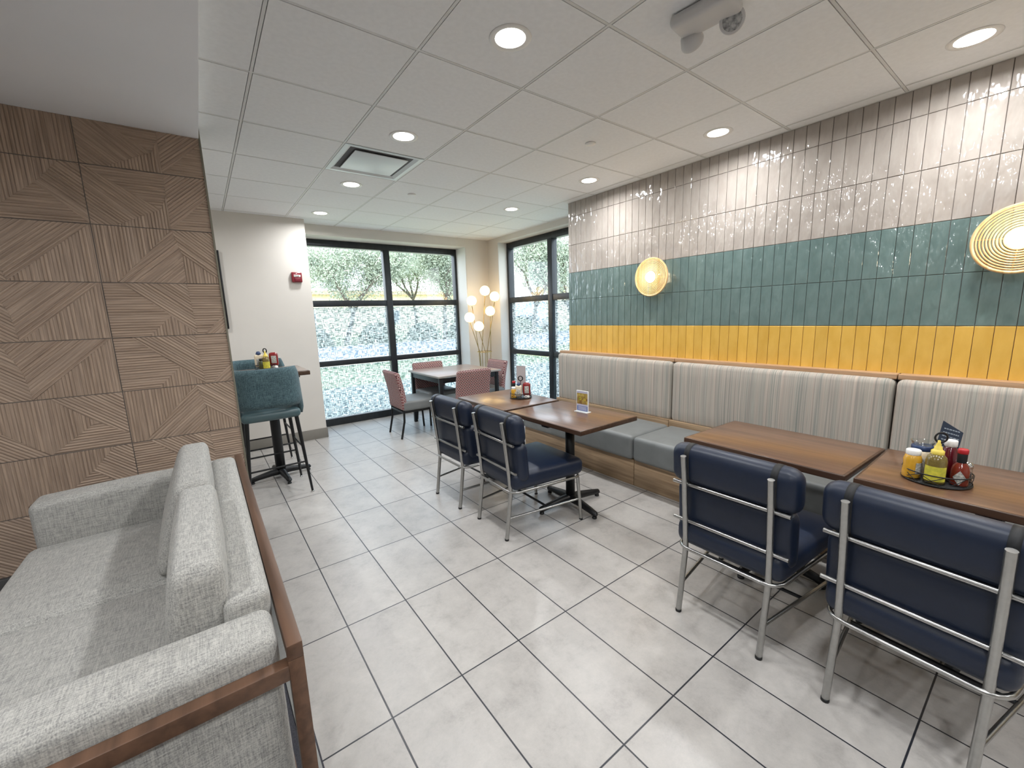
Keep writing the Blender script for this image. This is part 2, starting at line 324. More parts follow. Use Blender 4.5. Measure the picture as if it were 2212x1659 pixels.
# ---------------------------------------------------------------- mesh helpers
class MB:
    def __init__(s): s.v = []; s.f = []; s.m = []; s.sm = []
    def add(s, vs, fs, mi=0, smooth=True):
        o = len(s.v); s.v += [tuple(p) for p in vs]
        for f in fs: s.f.append([i+o for i in f]); s.m.append(mi); s.sm.append(smooth)
        return s
    def box(s, lo, hi, r=0, mi=0):
        lo = Vector(lo); hi = Vector(hi)
        if r <= 0:
            x0, y0, z0 = lo; x1, y1, z1 = hi
            vs = [(x0,y0,z0),(x1,y0,z0),(x1,y1,z0),(x0,y1,z0),(x0,y0,z1),(x1,y0,z1),(x1,y1,z1),(x0,y1,z1)]
            return s.add(vs, [(0,3,2,1),(4,5,6,7),(0,1,5,4),(1,2,6,5),(2,3,7,6),(3,0,4,7)], mi, False)
        return s.cushion((lo+hi)/2, (hi-lo)/2, r, n=1, mi=mi, smooth=True)
    def cushion(s, c, h, r, bulge=(0, 0, 0), n=4, fn=None, mi=0, smooth=True, rn=2):
        c = Vector(c); h = Vector(h); r = min(r, min(h)*.98)
        def samp(a):
            e = [-a + r*(1-math.cos(PI/2*i/rn))*1.0 for i in range(rn+1)]
            inner = [-(a-r) + 2*(a-r)*i/n for i in range(1, n)]
            return e + inner + [-x for x in reversed(e)]
        sx, sy, sz = samp(h.x), samp(h.y), samp(h.z)
        idx = {}; vs = []; fs = []
        def vert(p):
            k = (round(p[0], 6), round(p[1], 6), round(p[2], 6))
            if k in idx: return idx[k]
            P = Vector(p)
            inn = Vector([max(-(h[i]-r), min(h[i]-r, P[i])) for i in range(3)])
            d = P - inn
            if d.length > 1e-9: Q = inn + d.normalized()*r
            else: Q = P
            for i in range(3):
                if bulge[i]:
                    j, k2 = (i+1) % 3, (i+2) % 3
                    w = (1-(P[j]/h[j])**2)*(1-(P[k2]/h[k2])**2)*(Q[i]/h[i])
                    Q[i] += bulge[i]*w
            if fn: Q = Vector(fn(Q))
            idx[k] = len(vs); vs.append(Q + c); return idx[k]
        for ax, A, B in ((0, sy, sz), (1, sz, sx), (2, sx, sy)):
            for sg in (-1, 1):
                for i in range(len(A)-1):
                    for j in range(len(B)-1):
                        q = []
                        for (a, b) in ((A[i], B[j]), (A[i+1], B[j]), (A[i+1], B[j+1]), (A[i], B[j+1])):
                            p = [0, 0, 0]; p[ax] = sg*h[ax]; p[(ax+1) % 3] = a; p[(ax+2) % 3] = b; q.append(vert(p))
                        if sg < 0: q.reverse()
                        if len(set(q)) > 2: fs.append(q)
        return s.add(vs, fs, mi, smooth)
    def tube(s, pts, r, seg=10, closed=False, mi=0, caps=True):
        pts = [Vector(p) for p in pts]; n = len(pts)
        rs = r if isinstance(r, (list, tuple)) else [r]*n
        vs = []; fs = []; prev = None
        for i, p in enumerate(pts):
            if closed: t = (pts[(i+1) % n]-pts[i-1]).normalized()
            else: t = (pts[min(i+1, n-1)]-pts[max(i-1, 0)]).normalized()
            if prev is None:
                a = Vector((0, 0, 1)) if abs(t.z) < .9 else Vector((1, 0, 0)); u = t.cross(a).normalized()
            else: u = (prev - t*prev.dot(t)).normalized()
            prev = u; w = t.cross(u)
            for k in range(seg):
                an = 2*PI*k/seg; vs.append(p + (u*math.cos(an)+w*math.sin(an))*rs[i])
        m = n if closed else n-1
        for i in range(m):
            for k in range(seg):
                a = i*seg+k; b = i*seg+(k+1) % seg; c = ((i+1) % n)*seg+(k+1) % seg; d = ((i+1) % n)*seg+k
                fs.append((a, b, c, d))
        s.add(vs, fs, mi, True)
        if caps and not closed:
            s.add(vs[:seg], [tuple(reversed(range(seg)))], mi, False); s.add(vs[-seg:], [tuple(range(seg))], mi, False)
        return s
    def lathe(s, prof, c=(0, 0, 0), seg=24, mi=0, axis='z', smooth=True):
        c = Vector(c); vs = []; fs = []; n = len(prof)
        for (r, z) in prof:
            for k in range(seg):
                a = 2*PI*k/seg; x, y = r*math.cos(a), r*math.sin(a)
                p = Vector((x, y, z)) if axis == 'z' else (Vector((z, x, y)) if axis == 'x' else Vector((y, z, x)))
                vs.append(p + c)
        for i in range(n-1):
            for k in range(seg):
                fs.append((i*seg+k, i*seg+(k+1) % seg, (i+1)*seg+(k+1) % seg, (i+1)*seg+k))
        if prof[0][0] > 1e-6: fs.append(tuple(reversed(range(seg))))
        if prof[-1][0] > 1e-6: fs.append(tuple((n-1)*seg+k for k in range(seg)))
        return s.add(vs, fs, mi, smooth)
    def sphere(s, c, r, seg=24, rings=14, mi=0, sc=(1, 1, 1)):
        pr = [(r*math.sin(PI*i/rings), -r*math.cos(PI*i/rings)) for i in range(rings+1)]
        o = len(s.v); s.lathe([(max(a, 1e-7), b) for a, b in pr], (0, 0, 0), seg, mi)
        for i in range(o, len(s.v)):
            x, y, z = s.v[i]; s.v[i] = (x*sc[0]+c[0], y*sc[1]+c[1], z*sc[2]+c[2])
        return s
    def xf(s, M):
        s.v = [tuple(M @ Vector(p)) for p in s.v]; return s
    def build(s, name, mats, parent=None, props=None):
        me = bpy.data.meshes.new(name); me.from_pydata(s.v, [], s.f)
        if not isinstance(mats, (list, tuple)): mats = [mats]
        for m in mats: me.materials.append(m)
        for p, mi, sm in zip(me.polygons, s.m, s.sm): p.material_index = mi; p.use_smooth = sm
        me.validate(clean_customdata=False); me.update()
        o = bpy.data.objects.new(name, me); COL.objects.link(o)
        if parent is not None: o.parent = parent
        if props:
            for k, v in props.items(): o[k] = v
        return o

def struct(name, mb, m, parent=None):
    return mb.build(name, m, parent, None if parent else {'kind': 'structure'})
def thing(name, label, cat, loc=(0, 0, 0), rz=0, group=None):
    o = bpy.data.objects.new(name, None); COL.objects.link(o); o.empty_display_size = .1
    o.location = loc; o.rotation_euler = (0, 0, rz); o['label'] = label; o['category'] = cat
    if group: o['group'] = group
    return o
def tag(o, label, cat, group=None, kind=None):
    o['label'] = label; o['category'] = cat
    if group: o['group'] = group
    if kind: o['kind'] = kind
    return o
def kids(o): return [c for c in bpy.data.objects if c.parent == o]
def copy_tree(o, parent=None):
    c = o.copy(); COL.objects.link(c); c.parent = parent
    for ch in kids(o): copy_tree(ch, c)
    return c
def again(src, label, loc, rz):
    c = copy_tree(src); c['label'] = label; c.location = loc; c.rotation_euler = (0, 0, rz); return c
def arc(c, r, a0, a1, n, z, ax='xy'):
    out = []
    for i in range(n+1):
        a = a0+(a1-a0)*i/n; out.append((c[0]+r*math.cos(a), c[1]+r*math.sin(a), z))
    return out
def text_part(name, body, size, M, m, parent, extrude=.0006):
    cu = bpy.data.curves.new(name, 'FONT'); cu.body = body; cu.size = size; cu.extrude = extrude; cu.align_x = 'CENTER'; cu.align_y = 'CENTER'
    tmp = bpy.data.objects.new('tmp', cu); COL.objects.link(tmp)
    dg = bpy.context.evaluated_depsgraph_get(); me = bpy.data.meshes.new_from_object(tmp.evaluated_get(dg))
    bpy.data.objects.remove(tmp); bpy.data.curves.remove(cu)
    me.transform(M); me.materials.clear(); me.materials.append(m)
    o = bpy.data.objects.new(name, me); COL.objects.link(o); o.parent = parent; return o

# ================================================================ SETTING
XL, YB = -4.5, -3.4
TX, TY = 3.517, 3.57                                   # tiled wall plane and its end
struct('floor', MB().add([(.155, YB, 0), (4.3, YB, 0), (4.3, 6.36, 0), (.155, 6.36, 0)], [(0, 1, 2, 3)], 0, False)
       .add([(XL, 3.4, 0), (.155, 3.4, 0), (.155, 6.36, 0), (XL, 6.36, 0)], [(0, 1, 2, 3)], 0, False), MT['floor'])
struct('floor.001', MB().add([(XL, YB, 0), (.155, YB, 0), (.155, 3.4, 0), (XL, 3.4, 0)], [(0, 1, 2, 3)], 0, False), MT['carpet'])
struct('trim_1', MB().box((.105, YB, 0), (.149, 3.39, .004)), MT['steel'])
# walls
struct('wall_partition', MB().box((XL, 3.412, 0), (.143, 3.56, CZ)), MT['paint'])
struct('wall_back', MB().box((XL, YB-.15, 0), (4.3, YB, CZ+.1)), MT['paint'])
struct('wall_left', MB().box((XL-.15, YB, 0), (XL, 6.36, CZ+.1)), MT['paint'])
struct('wall_far', MB().box((XL, 5.70, 0), (1.17, 6.36, CZ+.1)).box((1.17, 5.94, 2.60), (3.98, 6.36, CZ+.1))
       .box((3.56, 5.94, 0), (4.3, 6.36, 2.60)), MT['paint'])
struct('wall_window', MB().box((3.98, 5.64, 0), (4.3, 5.94, CZ+.1)).box((3.98, 3.5, 2.65), (4.3, 5.64, CZ+.1)), MT['paint'])
# light window reveals (thin painted returns)
struct('trim_2', MB().box((3.552, 5.945, 0), (3.562, 6.24, 2.60)), MT['reveal'])
struct('trim_3', MB().box((3.985, 5.636, 0), (4.15, 5.644, 2.65)), MT['reveal'])
# tiled wall: core plus three bands of glazed tiles
wr = struct('wall_right', MB().box((TX+.006, YB, 0), (4.3, TY, CZ+.1)), MT['grout'])
def tile_band(name, z0, z1, m, parent):
    vs = []; fs = []; sh = []
    rows = z0
    pitch = .0762; y = 2.079 - pitch*80
    while y < TY - .002:
        ya, yb = y+.0013, min(y+pitch, TY)-.0013
        y += pitch
        if yb < YB or yb-ya < .01: continue
        for (za, zb) in rows:
            a, b = za+.0013, zb-.0013
            tl = [random.uniform(-.0007, .0007) for _ in range(4)]
            o = len(vs); e = .0022
            vs += [(TX+.006, ya, a), (TX+.006, yb, a), (TX+.006, yb, b), (TX+.006, ya, b)]
            vs += [(TX+tl[0]+.001, ya, a), (TX+tl[1]+.001, yb, a), (TX+tl[2]+.001, yb, b), (TX+tl[3]+.001, ya, b)]
            vs += [(TX+tl[0]-.001, ya+e, a+e), (TX+tl[1]-.001, yb-e, a+e), (TX+tl[2]-.001, yb-e, b-e), (TX+tl[3]-.001, ya+e, b-e)]
            for k in range(4):
                j = (k+1) % 4
                fs += [(o+k, o+4+k, o+4+j, o+j), (o+4+k, o+8+k, o+8+j, o+4+j)]
            fs.append((o+8, o+11, o+10, o+9))
            sh += [random.uniform(.94, 1.05)]*12
    me = bpy.data.meshes.new(name); me.from_pydata(vs, [], fs); me.materials.append(m)
    at = me.attributes.new('shade', 'FLOAT', 'POINT'); at.data.foreach_set('value', sh)
    o = bpy.data.objects.new(name, me); COL.objects.link(o); o.parent = parent; return o
tile_band('yellow_tiles', [(1.062, 1.361)], None, MT['t_yellow'], wr)
tile_band('green_tiles', [(1.361, 1.661), (1.661, 1.961)], None, MT['t_green'], wr)
tile_band('grey_tiles', [(1.961, 2.267), (2.267, 2.573), (2.573, CZ)], None, MT['t_grey'], wr)
# end return of tiled wall (towards window)
struct('baseboard_left', MB().box((.143, 5.688, 0), (1.182, 5.70, .13), .003).box((1.17, 5.688, 0), (1.182, 5.94, .13), .003)
       .box((XL, 5.688, 0), (.143, 5.70, .13)), MT['base'])
struct('baseboard_far', MB().box((3.57, 5.928, 0), (3.98, 5.94, .13), .003).box((3.968, 5.644, 0), (3.98, 5.94, .13), .003), MT['base'])
struct('baseboard_partition', MB().box((XL, 3.385, 0), (.143, 3.40, .15), .003), MT['base_dark'])

# textured wood panels on the partition --------------------------------------------------
def clip(poly, nx, ny, d):
    """keep points with nx*x+ny*y >= d"""
    out = []
    for i in range(len(poly)):
        a = poly[i]; b = poly[(i+1) % len(poly)]
        da = nx*a[0]+ny*a[1]-d; db = nx*b[0]+ny*b[1]-d
        if da >= 0: out.append(a)
        if (da > 0 and db < 0) or (da < 0 and db > 0):
            t = da/(da-db); out.append((a[0]+(b[0]-a[0])*t, a[1]+(b[1]-a[1])*t))
    return out
CW, RH = .3408, .3232
TPL = {
 'P': [([(0,1),(0,0),(.93,0),(.88,.5),(.7,1)],'\\'), ([(.7,1),(.88,.5),(.93,0),(1.98,1)],'/'), ([(.93,0),(2,0),(2,1),(1.98,1)],'|')],
 'Q': [([(0,1),(0,0),(.8,0),(1.45,.6),(1.77,1)],'|'), ([(.8,0),(2,0),(1.45,.6)],'-'), ([(1.77,1),(1.45,.6),(2,0),(2,1)],'\\')],
 'R': [([(0,1),(0,0),(.3,0),(.95,.35)],'\\'), ([(0,1),(.95,.35),(1.05,.6),(1.05,1)],'-'), ([(.3,0),(1.05,0),(1.05,.6),(.95,.35)],'|'),
       ([(1.05,0),(1.05,1),(2,1)],'/'), ([(1.05,0),(2,1),(2,0)],'-')],
 'S': [([(0,1),(0,0),(.2,0),(1.05,1)],'|'), ([(.2,0),(1.05,1),(1.15,.55),(.75,0)],'/'), ([(.75,0),(1.15,.55),(1.15,0)],'/'), ([(1.15,0),(1.15,.55),(1.75,0)],'|'),
       ([(1.05,1),(1.15,.55),(1.75,0),(2,0),(2,1)],'\\')],
 'T': [([(0,1),(0,0),(.5,0),(.85,.38),(.25,1)],'-'), ([(.5,0),(.85,.38),(1.2,0)],'|'), ([(.25,1),(.85,.38),(1.2,0),(1.15,1)],'\\'),
       ([(1.15,1),(1.2,0),(1.3,0),(2,.75),(2,1)],'-'), ([(1.3,0),(2,.75),(2,0)],'/')],
 'V': [([(0,1),(0,0),(1.05,0),(1.05,.2),(.6,1)],'|'), ([(.6,1),(1.05,.2),(1.05,0),(2,0),(2,1)],'|')],
 'X': [([(0,0),(0,1),(1.0,0)],'\\'), ([(0,1),(1.1,1),(1.6,.5),(1.0,0)],'|'), ([(1.1,1),(2,1),(2,.2),(1.6,.5)],'\\'), ([(1.0,0),(1.6,.5),(2,.2),(2,0)],'-')],
}
def ridged_wall():
    vs = []; fs = []; uvs = []
    def emit(poly, hf, d, n, off):
        if len(poly) < 3: return
        o = len(vs); f = []
        for (x, z) in poly:
            q = n[0]*x+n[1]*z
            vs.append((x, 3.400-hf(q), z)); f.append(len(vs)-1)
            uvs.append((d[0]*x+d[1]*z+off, q+off*1.7))
        fs.append(f)
    XE = .140
    zr = [.15, .155]
    while zr[-1] < 2.65: zr.append(zr[-1]+RH)
    zr = zr[1:]
    rows_r = ['S', 'T', 'R', 'T', 'S', 'T', 'T', 'S', 'R', 'S']; 
    for ri in range(-1, len(zr)):
        z0 = .155 + ri*RH; z1 = z0+RH
        if z1 < .16 or z0 > 2.655: continue
        top = 7 - ri                                     # row counted from the top full row: 2.416 joint is ri=7
        for ci in range(-6, 1):
            x0 = -.4225 + ci*2*CW
            if ci == 0: k = {6: 'R', 5: 'S', 4: 'T', 3: 'T', 2: 'S', 1: 'T', 7: 'R', 0: 'T', -1: 'S'}[ri]
            elif ci == -1: k = {6: 'Q', 5: 'P', 4: 'P', 3: 'P', 2: 'X', 1: 'Q', 7: 'V', 0: 'P', -1: 'P'}[ri]
            else: k = random.choice('PQRSTX')
            for poly, kind in TPL[k]:
                P = [(x0+u*CW, z0+v*RH) for u, v in poly]
                for (a, b, c) in ((1, 0, x0+.0024), (-1, 0, -(x0+2*CW)+.0024), (0, 1, z0+.0024), (0, -1, -z1+.0024), (-1, 0, -XE), (0, 1, .15), (0, -1, -2.654)):
                    P = clip(P, a, b, c)
                    if len(P) < 3: break
                if len(P) < 3: continue
                d = {'-': (1, 0), '|': (0, 1), '/': (CW, RH*.93), '\\': (CW, -RH*.93)}[kind]
                l = math.hypot(*d); d = (d[0]/l, d[1]/l); n = (-d[1], d[0])
                pt = .0155
                qs = [n[0]*x+n[1]*z for x, z in P]; k0 = math.floor(min(qs)/pt); k1 = math.ceil(max(qs)/pt)
                for j in range(k0, k1):
                    q0 = j*pt; hh = random.choice((.0015, .003, .0035, .004, .0048))
                    w = [q0, q0+pt*.28, q0+pt*.62, q0+pt*.9, q0+pt]
                    hs = [0, hh, hh, 0, 0]; off = random.uniform(0, 9)
                    for s_ in range(4):
                        A = clip(clip(P, n[0], n[1], w[s_]), -n[0], -n[1], -w[s_+1])
                        emit(A, (lambda q, a=w[s_], b=w[s_+1], ha=hs[s_], hb=hs[s_+1]: ha+(hb-ha)*(q-a)/(b-a)), d, n, off)
    me = bpy.data.meshes.new('wood_panels'); me.from_pydata(vs, [], fs); me.materials.append(MT['panel'])
    uv = me.uv_layers.new(name='UVMap')
    for lp in me.loops: uv.data[lp.index].uv = uvs[lp.vertex_index]
    # make every face look towards the lounge (-y)
    me.update(); bm = bmesh.new(); bm.from_mesh(me)
    for f in bm.faces:
        if f.normal.y > 0: f.normal_flip()
    bm.to_mesh(me); bm.free()
    o = bpy.data.objects.new('trim_4', me); COL.objects.link(o); o['kind'] = 'structure'
    struct('panel_backing', MB().box((XL, 3.4005, .15), (.140, 3.4118, 2.70)), MT['grout'], o)
    struct('edge_strip', MB().box((.140, 3.392, 0), (.150, 3.565, CZ)), MT['panel_edge'], o)
ridged_wall()

# ceiling: backing, T-bars, tiles ---------------------------------------------------------
GX, GY, GP = .359, 1.952, .6096
ce = struct('ceiling', MB().box((XL-.1, YB-.1, CZ+.012), (4.35, 6.4, CZ+.10)), MT['plenum'])
bars = MB(); tiles = MB()
xs = [GX+GP*i for i in range(-8, 7)]; ys = [GY+GP*i for i in range(-9, 8)]
for x in xs:
    if x < 4.2: bars.box((x-.0065, YB, CZ+.0005), (x+.0065, 5.94, CZ+.012))
for y in ys:
    if y < 5.9: bars.box((XL, y-.0065, CZ+.001), (4.0, y+.0065, CZ+.0125))
g = .0095
VENT = (1, 2)
for i, x in enumerate(xs):
    for j, y in enumerate(ys):
        a0, a1 = x+g, min(x+GP-g, 4.0); b0, b1 = y+g, min(y+GP-g, 5.94)
        if a1-a0 < .02 or b1-b0 < .02: continue
        if abs(x-(GX+GP)) < .01 and abs(y-(GY+2*GP)) < .01: continue
        tiles.box((a0, b0, CZ+random.uniform(-.0006, .0006)), (a1, b1, CZ+.0121))
bars.build('grid_bars', MT['tbar'], ce); tiles.build('ceiling_tiles', MT['ceil'], ce)
MB().box((TX-.012, YB, CZ-.001), (TX+.006, TY, CZ+.012)).build('wall_angle', MT['tbar'], ce)
struct('ceiling.001', MB().box((XL, YB, 2.655), (.142, 3.40, CZ+.01)), MT['soffit'])

# windows ---------------------------------------------------------------------------------
def window(name, plane, u0, u1, um, top, axis, film):
    """frame front face at `plane`; u runs along x (axis 0) or y (axis 1)"""
    def B(mb, ua, ub, za, zb, d0, d1, r=.004):
        if axis == 0: return mb.box((ua, plane+d0, za), (ub, plane+d1, zb), r)
        return mb.box((plane+d0, ua, za), (plane+d1, ub, zb), r)
    root = struct(name, B(B(MB(), u0, u0+.05, 0, top, 0, .11), u1-.045, u1, 0, top, 0, .11), MT['frame'])
    mb = MB(); B(mb, u0+.045, u1-.04, top-.09, top, .002, .108); mb.build('head_rail', MT['frame'], root)
    mb = MB(); B(mb, u0+.045, u1-.04, 0, .105, .002, .108); mb.build('sill_rail', MT['frame'], root)
    mb = MB(); B(mb, um-.05, um+.045, .1, top-.085, -.004, .10); mb.build('mullion', MT['frame'], root)
    for (za, zb) in ((.865, .94), (1.70, 1.785)):
        for (ua, ub) in ((u0+.045, um-.045), (um+.04, u1-.04)):
            mb = MB(); B(mb, ua, ub, za, zb, .003, .105); mb.build('transom', MT['frame'], root)
    for (ua, ub) in ((u0+.04, um-.04), (um+.035, u1-.035)):
        for k, (za, zb) in enumerate(((.095, .875), (.93, 1.71), (1.775, top-.08))):
            d = .05
            def quad(dd, ia, ib, ja, jb):
                if axis == 0: return MB().add([(ia, plane+dd, ja), (ib, plane+dd, ja), (ib, plane+dd, jb), (ia, plane+dd, jb)], [(0, 1, 2, 3)], 0, False)
                return MB().add([(plane+dd, ia, ja), (plane+dd, ib, ja), (plane+dd, ib, jb), (plane+dd, ia, jb)], [(0, 1, 2, 3)], 0, False)
            p = quad(d, ua, ub, za, zb).build('glass_pane', MT['glass'], root)
            if k < 2: quad(d-.004, ua+.016, ub-.016, za+.02, zb-.02).build('frosted_film', MT[film], p)
    return root
window('window_1', 6.24, 1.17, 3.56, 2.365, 2.60, 0, 'film1')
window('window_2', 4.15, 3.57, 5.64, 4.60, 2.65, 1, 'film2')

# ================================================================ FIXTURES
def downlight(loc, label):
    t = thing('recessed_downlight', label, 'ceiling light', loc, 0, 'recessed ceiling downlights')
    MB().lathe([(.068, .0), (.078, -.003), (.094, -.002), (.096, .0012), (.07, .001)], seg=32).build('trim_ring', MT['white'], t)
    MB().lathe([(.069, .0008), (.069, -.0006)], seg=32).build('lens', MT['lens'], t)
    return t
DL = [((1.273, 1.647), 'large round lit downlight nearest the top centre of the view'),
      ((1.273, 2.867), 'lit round downlight just in front of the square ceiling diffuser'),
      ((1.273, 4.086), 'lit round downlight just beyond the square ceiling diffuser'),
      ((1.273, 5.305), 'small lit downlight nearest the white wall corner'),
      ((3.10, .428), 'lit downlight at the right edge above the nearest wall sconce'),
      ((3.10, 1.647), 'lit downlight close to the tiled wall, second from the right edge'),
      ((3.10, 2.867), 'lit downlight by the tiled wall above the farther sconce'),
      ((3.10, 4.086), 'small lit downlight in front of the narrow side window')]
ADDED = [((1.273, .428), 'added unseen downlight overhead above the aisle behind the view'), ((1.273, -.791), 'added unseen downlight above the aisle, second behind the view'),  # unseen downlights added to bring the room up to brightness
       ((3.10, -.791), 'added unseen downlight by the tiled wall just behind the view'), ((1.273, -2.01), 'added unseen downlight above the rear aisle'), ((3.10, -2.01), 'added unseen downlight by the rear end of the tiled wall'),
       ((-.55, 4.6), 'added unseen downlight over the bar area behind the wood partition'), ((-2.4, 4.6), 'added unseen downlight at the far left of the bar area')]
def lamp(p, w, size=.13, z=CZ-.012, col=(.97, .985, 1)):
    ld = bpy.data.lights.new('downlight_glow', 'AREA'); ld.shape = 'DISK'; ld.size = size; ld.energy = w; ld.color = col; ld.spread = 2.95
    o = bpy.data.objects.new('downlight_glow', ld); COL.objects.link(o); o.location = (p[0], p[1], z); return o
for p, lab in DL + ADDED:
    t = downlight((p[0], p[1], CZ-.0008), lab)
    o = lamp(p, LAMP_W); o.parent = t; o.location = (0, 0, -.012)
for p, lab in (((-1.2, 1.3), 'added unseen downlight in the smooth lounge soffit'), ((-1.2, -.9), 'added unseen downlight in the lounge soffit behind the view'), ((-3.0, 1.3), 'added unseen downlight at the left end of the lounge soffit'), ((-.45, -.9), 'added unseen downlight in the lounge soffit beside the aisle')):  # unseen soffit downlights added to brighten the lounge
    t = downlight((p[0], p[1], 2.6545), lab); o = lamp(p, LAMP_W*1.45); o.parent = t; o.location = (0, 0, -.012)

def cover(x, y, label):
    tag(MB().lathe([(.0, 0), (.040, 0), (.040, -.004), (.036, -.009), (.0, -.010)], (x, y, CZ-.0006), 28).build('sprinkler_cover', MT['white']), label, 'sprinkler cover', 'flat round sprinkler covers')
cover(2.46, 2.26, 'white round ceiling sprinkler cover nearer the tiled wall')
cover(1.865, 4.10, 'white round ceiling sprinkler cover beyond the square diffuser')

# square plaque diffuser
vx0, vy0 = GX+GP, GY+2*GP
v = thing('ceiling_diffuser', 'square white ceiling air diffuser with a flat centre plaque', 'vent', (vx0+GP/2, vy0+GP/2, CZ))
h = GP/2-.008
mb = MB()
prof = [(h, -.001), (h-.03, -.003), (h-.055, .012), (h-.075, .05), (h-.08, .09)]
for k in range(len(prof)-1):
    (a, za), (b, zb) = prof[k], prof[k+1]
    vs = [(-a, -a, za), (a, -a, za), (a, a, za), (-a, a, za), (-b, -b, zb), (b, -b, zb), (b, b, zb), (-b, b, zb)]
    mb.add(vs, [(0, 1, 5, 4), (1, 2, 6, 5), (2, 3, 7, 6), (3, 0, 4, 7)], 0, False)
mb.build('outer_cone', MT['vent'], v)
MB().box((-.22, -.22, .08), (.22, .22, .095)).build('duct_opening', MT['dark'], v)
MB().box((-.205, -.205, -.004), (.205, .205, .002), .002).build('plaque', MT['vent'], v)

# twin-head emergency light
e = thing('emergency_light', 'white twin-head emergency light on the ceiling near the top edge', 'emergency light', (1.815, 1.045, CZ), math.radians(6))
MB().cushion((.012, 0, -.026), (.074, .125, .026), .024, n=3, rn=3).build('housing', MT['offwhite'], e)
lens_m = mat('clear_lens', (196, 196, 194), .12, c2=(120, 120, 120), vscale=70, bump=1, bscale=110)
for (y, x, yw_, pt_) in ((-.078, .088, 3.5, .60), (.090, .086, .15, .25)):
    hd = MB().lathe([(.0, -.040), (.026, -.038), (.040, -.022), (.046, .004), (.048, .014), (.044, .018)], (0, 0, 0), 28, axis='x')
    Rm_ = Matrix.Translation((x, y, -.052)) @ Matrix.Rotation(yw_, 4, 'Z') @ Matrix.Rotation(pt_, 4, 'Y')
    ho = hd.xf(Rm_).build('lamp_head', MT['offwhite'], e)
    MB().lathe([(.0, .022), (.03, .020), (.0435, .016)], (0, 0, 0), 24, axis='x').xf(Rm_).build('lens', lens_m, ho)

# wall sconces of concentric rings
def sconce(y, z, label):
    t = thing('wall_sconce', label, 'wall lamp', (TX, y, z), 0, 'round ringed wall sconces')
    MB().lathe([(.055, 0), (.055, -.018), (.02, -.02), (.02, -.07)], (0, 0, 0), 24, axis='x').build('wall_mount', MT['brass'], t)
    dx = -.085
    mb = MB()
    mb.tube(arc((0, 0), .170, 0, 2*PI-2*PI/64, 63, 0), .0085, 8, closed=True)
    mb.v = [(dx+.0+p[2], p[0], p[1]) for p in mb.v]; mb.build('outer_ring', MT['rattan'], t)
    mb = MB()
    for i in range(9):
        r = .155-.0125*i; q = MB().tube(arc((0, 0), r, 0, 2*PI-2*PI/56, 55, 0), .0042, 6, closed=True)
        mb.add([(dx+p[2]-.012*(1-(r/.17)), p[0], p[1]) for p in q.v], q.f, 0, True)
    mb.build('inner_rings', MT['rattan'], t)
    mb = MB()
    for k in range(4):
        a = k*PI/2+.08; mb.tube([(dx+.004, .165*math.cos(a), .165*math.sin(a)), (dx-.004, .045*math.cos(a), .045*math.sin(a))], .003, 6)
    mb.build('spokes', MT['rattan'], t)
    MB().sphere((dx-.012, 0, 0), .05, sc=(.6, 1, 1)).build('bulb', MT['bulb'], t)
    ld = bpy.data.lights.new('sconce_glow', 'POINT'); ld.energy = 2.2; ld.color = (1, .8, .52); ld.shadow_soft_size = .05
    o = bpy.data.objects.new('sconce_glow', ld); COL.objects.link(o); o.parent = t; o.location = (dx-.085, 0, 0)
    ld = bpy.data.lights.new('sconce_glow', 'POINT'); ld.energy = .9; ld.color = (1, .78, .5); ld.shadow_soft_size = .02
    o = bpy.data.objects.new('sconce_glow', ld); COL.objects.link(o); o.parent = t; o.location = (dx+.045, 0, 0)
sconce(2.40, 1.813, 'lit round ringed sconce on the green tiles above the far bench unit')
sconce(.205, 1.813, 'large lit ringed sconce cut by the right edge')

# fire alarm
a = thing('fire_alarm', 'small red fire alarm strobe on the white wall', 'fire alarm', (1.016, 5.70, 2.037))
MB().cushion((0, -.022, 0), (.058, .022, .06), .012, n=2).build('housing', MT['red'], a)
MB().box((-.034, -.0475, .004), (.040, -.043, .028), .001).build('label_plate', MT['white'], a)
MB().box((-.012, -.049, .008), (.022, -.0472, .020), .001).build('strobe_lens', MT['chrome'], a)
MB().cushion((.004, -.044, -.028), (.032, .006, .022), .005, n=1).build('sounder_grille', mat('dark_red', (110, 22, 38), .35), a)
text_part('lettering', 'FIRE', .011, Matrix.Translation((-.024, -.0485, .017)) @ Matrix.Rotation(PI/2, 4, 'X'), MT['ink'], a)
# wall television seen edge-on behind the partition
tv = thing('wall_television', 'black framed screen on the white wall, mostly hidden by the wood partition', 'television', (-.40, 5.70, 1.88))
MB().box((-.668, -.045, -.425), (.668, 0, .425), .004).build('casing', MT['black'], tv)
MB().box((-.655, -.047, -.41), (.655, -.044, .41)).build('screen', mat('dark_screen', (14, 15, 18), .12), tv)

# ================================================================ BANQUETTE
def bench(y0, y1, label):
    t = thing('banquette_unit', label, 'bench', (2.87, (y0+y1)/2, 0), 0, 'fitted banquette units along the tiled wall')
    L = (y1-y0)/2 - .003
    MB().box((0, -L, 0), (.643, L, .232), .002).build('plinth', MT['oak'], t)
    MB().cushion((.258, 0, .342), (.295, L-.001, .108), .035, bulge=(.006, 0, .012), n=6, rn=3).build('seat_cushion', MT['vinyl'], t)
    MB().box((.50, -L, .232), (.643, L, .50)).build('back_board', MT['oak'], t)
    def lean(p):
        return (p[0] + .0*p[2], p[1], p[2])
    MB().cushion((.578, 0, .762), (.058, L-.001, .276), .038, bulge=(.014, 0, 0), n=6, fn=lean, rn=3).build('back_cushion', MT['stripe'], t)
    MB().box((.565, -L, 1.034), (.646, L, 1.066), .003).build('ledge', MT['ledge'], t)
    return t
bench(2.135, 3.655, 'striped banquette unit farthest away, ending by the side window')
